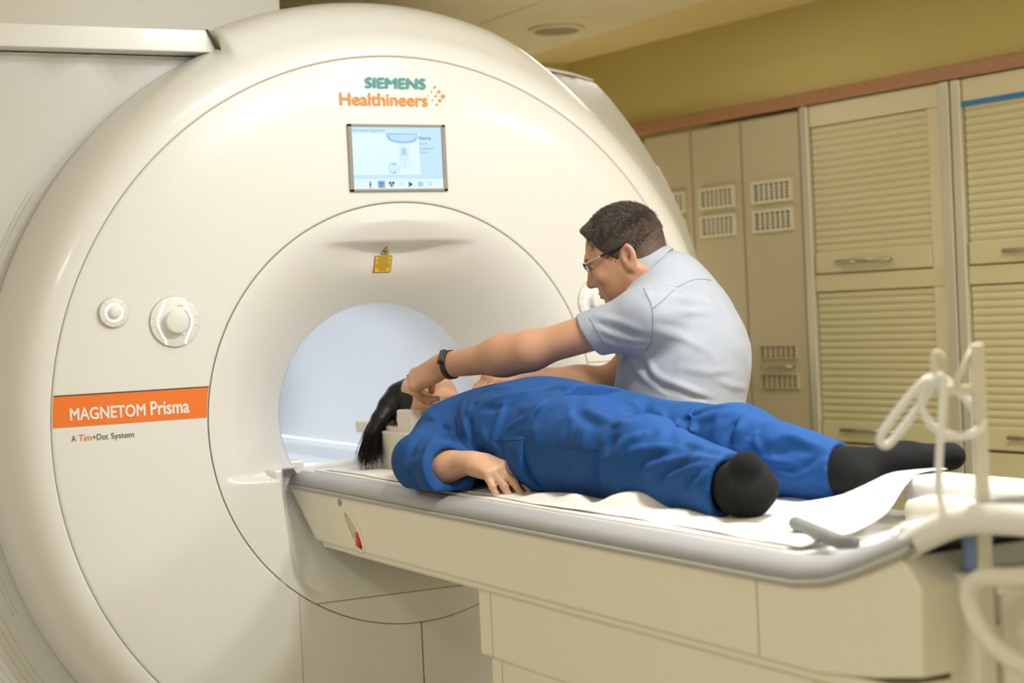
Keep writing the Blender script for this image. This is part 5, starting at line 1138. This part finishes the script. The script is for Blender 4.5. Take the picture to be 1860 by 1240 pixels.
m = MB(); m.box(-0.014, 0.014, -0.0068, 0.0068, 0.0045, 0.0062, 0.001, 2, m3); obj('tracker_screen', m.mesh(), M['glassblk'], wb)
# wedding ring
js = JM[2][0]; d = unit(js[1]-js[0]); c = js[0]+(js[1]-js[0])*0.55; a1 = unit(np.cross(d, (0.3, 0.2, 0.9))); a2 = np.cross(d, a1)
m = MB(); m.tube([c+(a1*math.cos(t)+a2*math.sin(t))*0.0108 for t in np.linspace(0, 2*PI, 28, endpoint=False)], 0.0015, 8, closed=True); obj('ring', m.mesh(), M['gold'], TN, True)
# shirt
S = SDF()
S.u(cap(V3(0.434, -0.666, 0.95), WA-V3(0.004, -0.004, 0), 0.178, 0.178, (fx, 0.76)), 0)
S.u(cap(WA-V3(0.004, -0.004, 0), LC, 0.178, 0.176, (fx, 0.78)), 0.05)
S.u(cap(LC, UC, 0.176, 0.155, (fx, 0.78)), 0.05)
S.u(cap(LC-fx*0.022, UC-fx*0.040-V3(0, 0, 0.02), 0.122, 0.090), 0.05)
S.u(cap(UC-fx*0.028-V3(0, 0, 0.014), NB-fx*0.016-V3(0, 0, 0.024), 0.086, 0.062), 0.05)
S.u(cap(LS-V3(0, 0, 0.004), RS-V3(0, 0, 0.004), 0.066, 0.066), 0.05)
se = LS+(LE-LS)*0.56; S.u(cap(LS+V3(0.01, 0.0, -0.004), se+V3(0, 0, -0.004), 0.070, 0.0555), 0.04)
se2 = RS+(RE-RS)*0.70; S.u(cap(RS, se2, 0.076, 0.066), 0.04)
S.u(cap(WA+fx*0.10-rt*0.05+V3(0, 0, 0.09), WA+fx*0.13-rt*0.06+V3(0, 0, -0.06), 0.045, 0.06), 0.05)
ad = unit(LE-LS)
S.sub(sleeve_cut(LS+(LE-LS)*0.50, ad+V3(0, 0, -0.30), 0.10), 0.002); S.sub(cap(LS+(LE-LS)*0.40, LS+(LE-LS)*0.7, 0.0440, 0.0475), 0.003)
S.sub(sleeve_cut(RS+(RE-RS)*0.66, RE-RS, 0.085), 0.003)
na = unit(MO-HU*0.045-HF*0.022-NB); c0 = NB+na*0.052
S.sub(sleeve_cut(c0-na*0.024, na, 0.100), 0.010); S.sub(cap(c0-na*0.04, c0+na*0.1, 0.064, 0.070), 0.003)
S.isec(lambda P: 0.945-P[:, 2], 0.004)
for pts, a, w_ in SHIRT_FOLDS: S.fold(pts, a, w_)
S.noise(lambda P: 0.0012*np.sin(P[:, 0]*31+P[:, 2]*22)*np.sin(P[:, 1]*35-P[:, 2]*28))
shirt = obj('shirt', sdf_mesh(S, (0.08, -0.96, 0.935), (0.74, -0.26, 1.50), 0.0042), M['shirt'], TN, True)
S_SHIRT = S
def snap(S, pts, off=0.0009):
    """lay a stitched seam on the cloth surface"""
    P = spline(pts, 8)
    for _ in range(6):
        d = S(P); g = np.stack([(S(P+e)-S(P-e)) for e in np.eye(3)*0.001], -1); g /= np.linalg.norm(g, axis=1)[:, None]+1e-9
        P = P-g*np.clip(d-off, -0.01, 0.01)[:, None]
    return P
# collar
S = SDF(); S.u(cap(c0-na*0.044, c0+na*0.012, 0.0990, 0.0715), 0)
S.sub(cap(c0-na*0.10, c0+na*0.10, 0.0665, 0.0660), 0.001)
S.isec(half(c0+na*0.014, unit(na+fx*0.06)), 0.004); S.isec(half(c0-na*0.036, unit(-na-fx*0.20)), 0.003)
S.sub(ell(c0+unit(np.cross(rt, na))*-0.085-na*0.02, (na, rt, np.cross(na, rt)), (0.09, 0.022, 0.06)), 0.004)
obj('collar', sdf_mesh(S, c0-0.13, c0+0.13, 0.003), M['shirt'], shirt, True)
for nm, pts in SHIRT_SEAMS:
    m = MB(); m.tube(snap(S_SHIRT, pts, 0.0004), 0.0011, 5); obj('seam', m.mesh(), M['shirt_seam'], shirt, True)
# trousers and shoes
S = SDF(); S.u(cap(V3(0.437, -0.669, 0.88), V3(0.437, -0.669, 0.97), 0.175, 0.165, (fx, 0.75)), 0)
for s in (-1, 1):
    h = V3(0.437, -0.669, 0.90)+rt*0.095*s; k_ = h+V3(0, 0, -0.42)+fx*0.02; a_ = h+V3(0, 0, -0.84)-fx*0.02
    S.u(cap(h, k_, 0.100, 0.078), 0.04); S.u(cap(k_, a_, 0.078, 0.066), 0.03)
S.isec(lambda P: 0.045-P[:, 2], 0.004)
obj('trousers', sdf_mesh(S, (0.15, -0.95, 0.03), (0.72, -0.40, 1.1), 0.006), M['trouser'], TN, True)
for s in (-1, 1):
    h = V3(0.437, -0.669, 0.0)+rt*0.095*s-fx*0.02
    S = SDF(); S.u(cap(h-fx*0.03+V3(0, 0, 0.05), h+fx*0.14+V3(0, 0, 0.035), 0.047, 0.040), 0); S.u(cap(h-fx*0.02+V3(0, 0, 0.06), h-fx*0.02+V3(0, 0, 0.10), 0.047, 0.045), 0.02); S.isec(lambda P: 0.001-P[:, 2], 0.004)
    obj('shoe', sdf_mesh(S, h-0.2, h+0.25, 0.006), M['shoe'], TN, True)
# seams of the scrubs
for par, pts in SCRUB_SEAMS:
    m = MB(); m.tube(snap(S_TOP if par == 't' else S_LEG, pts, 0.0003), 0.0010, 5); obj('seam', m.mesh(), M['scrub_seam'], top if par == 't' else trousers, True)
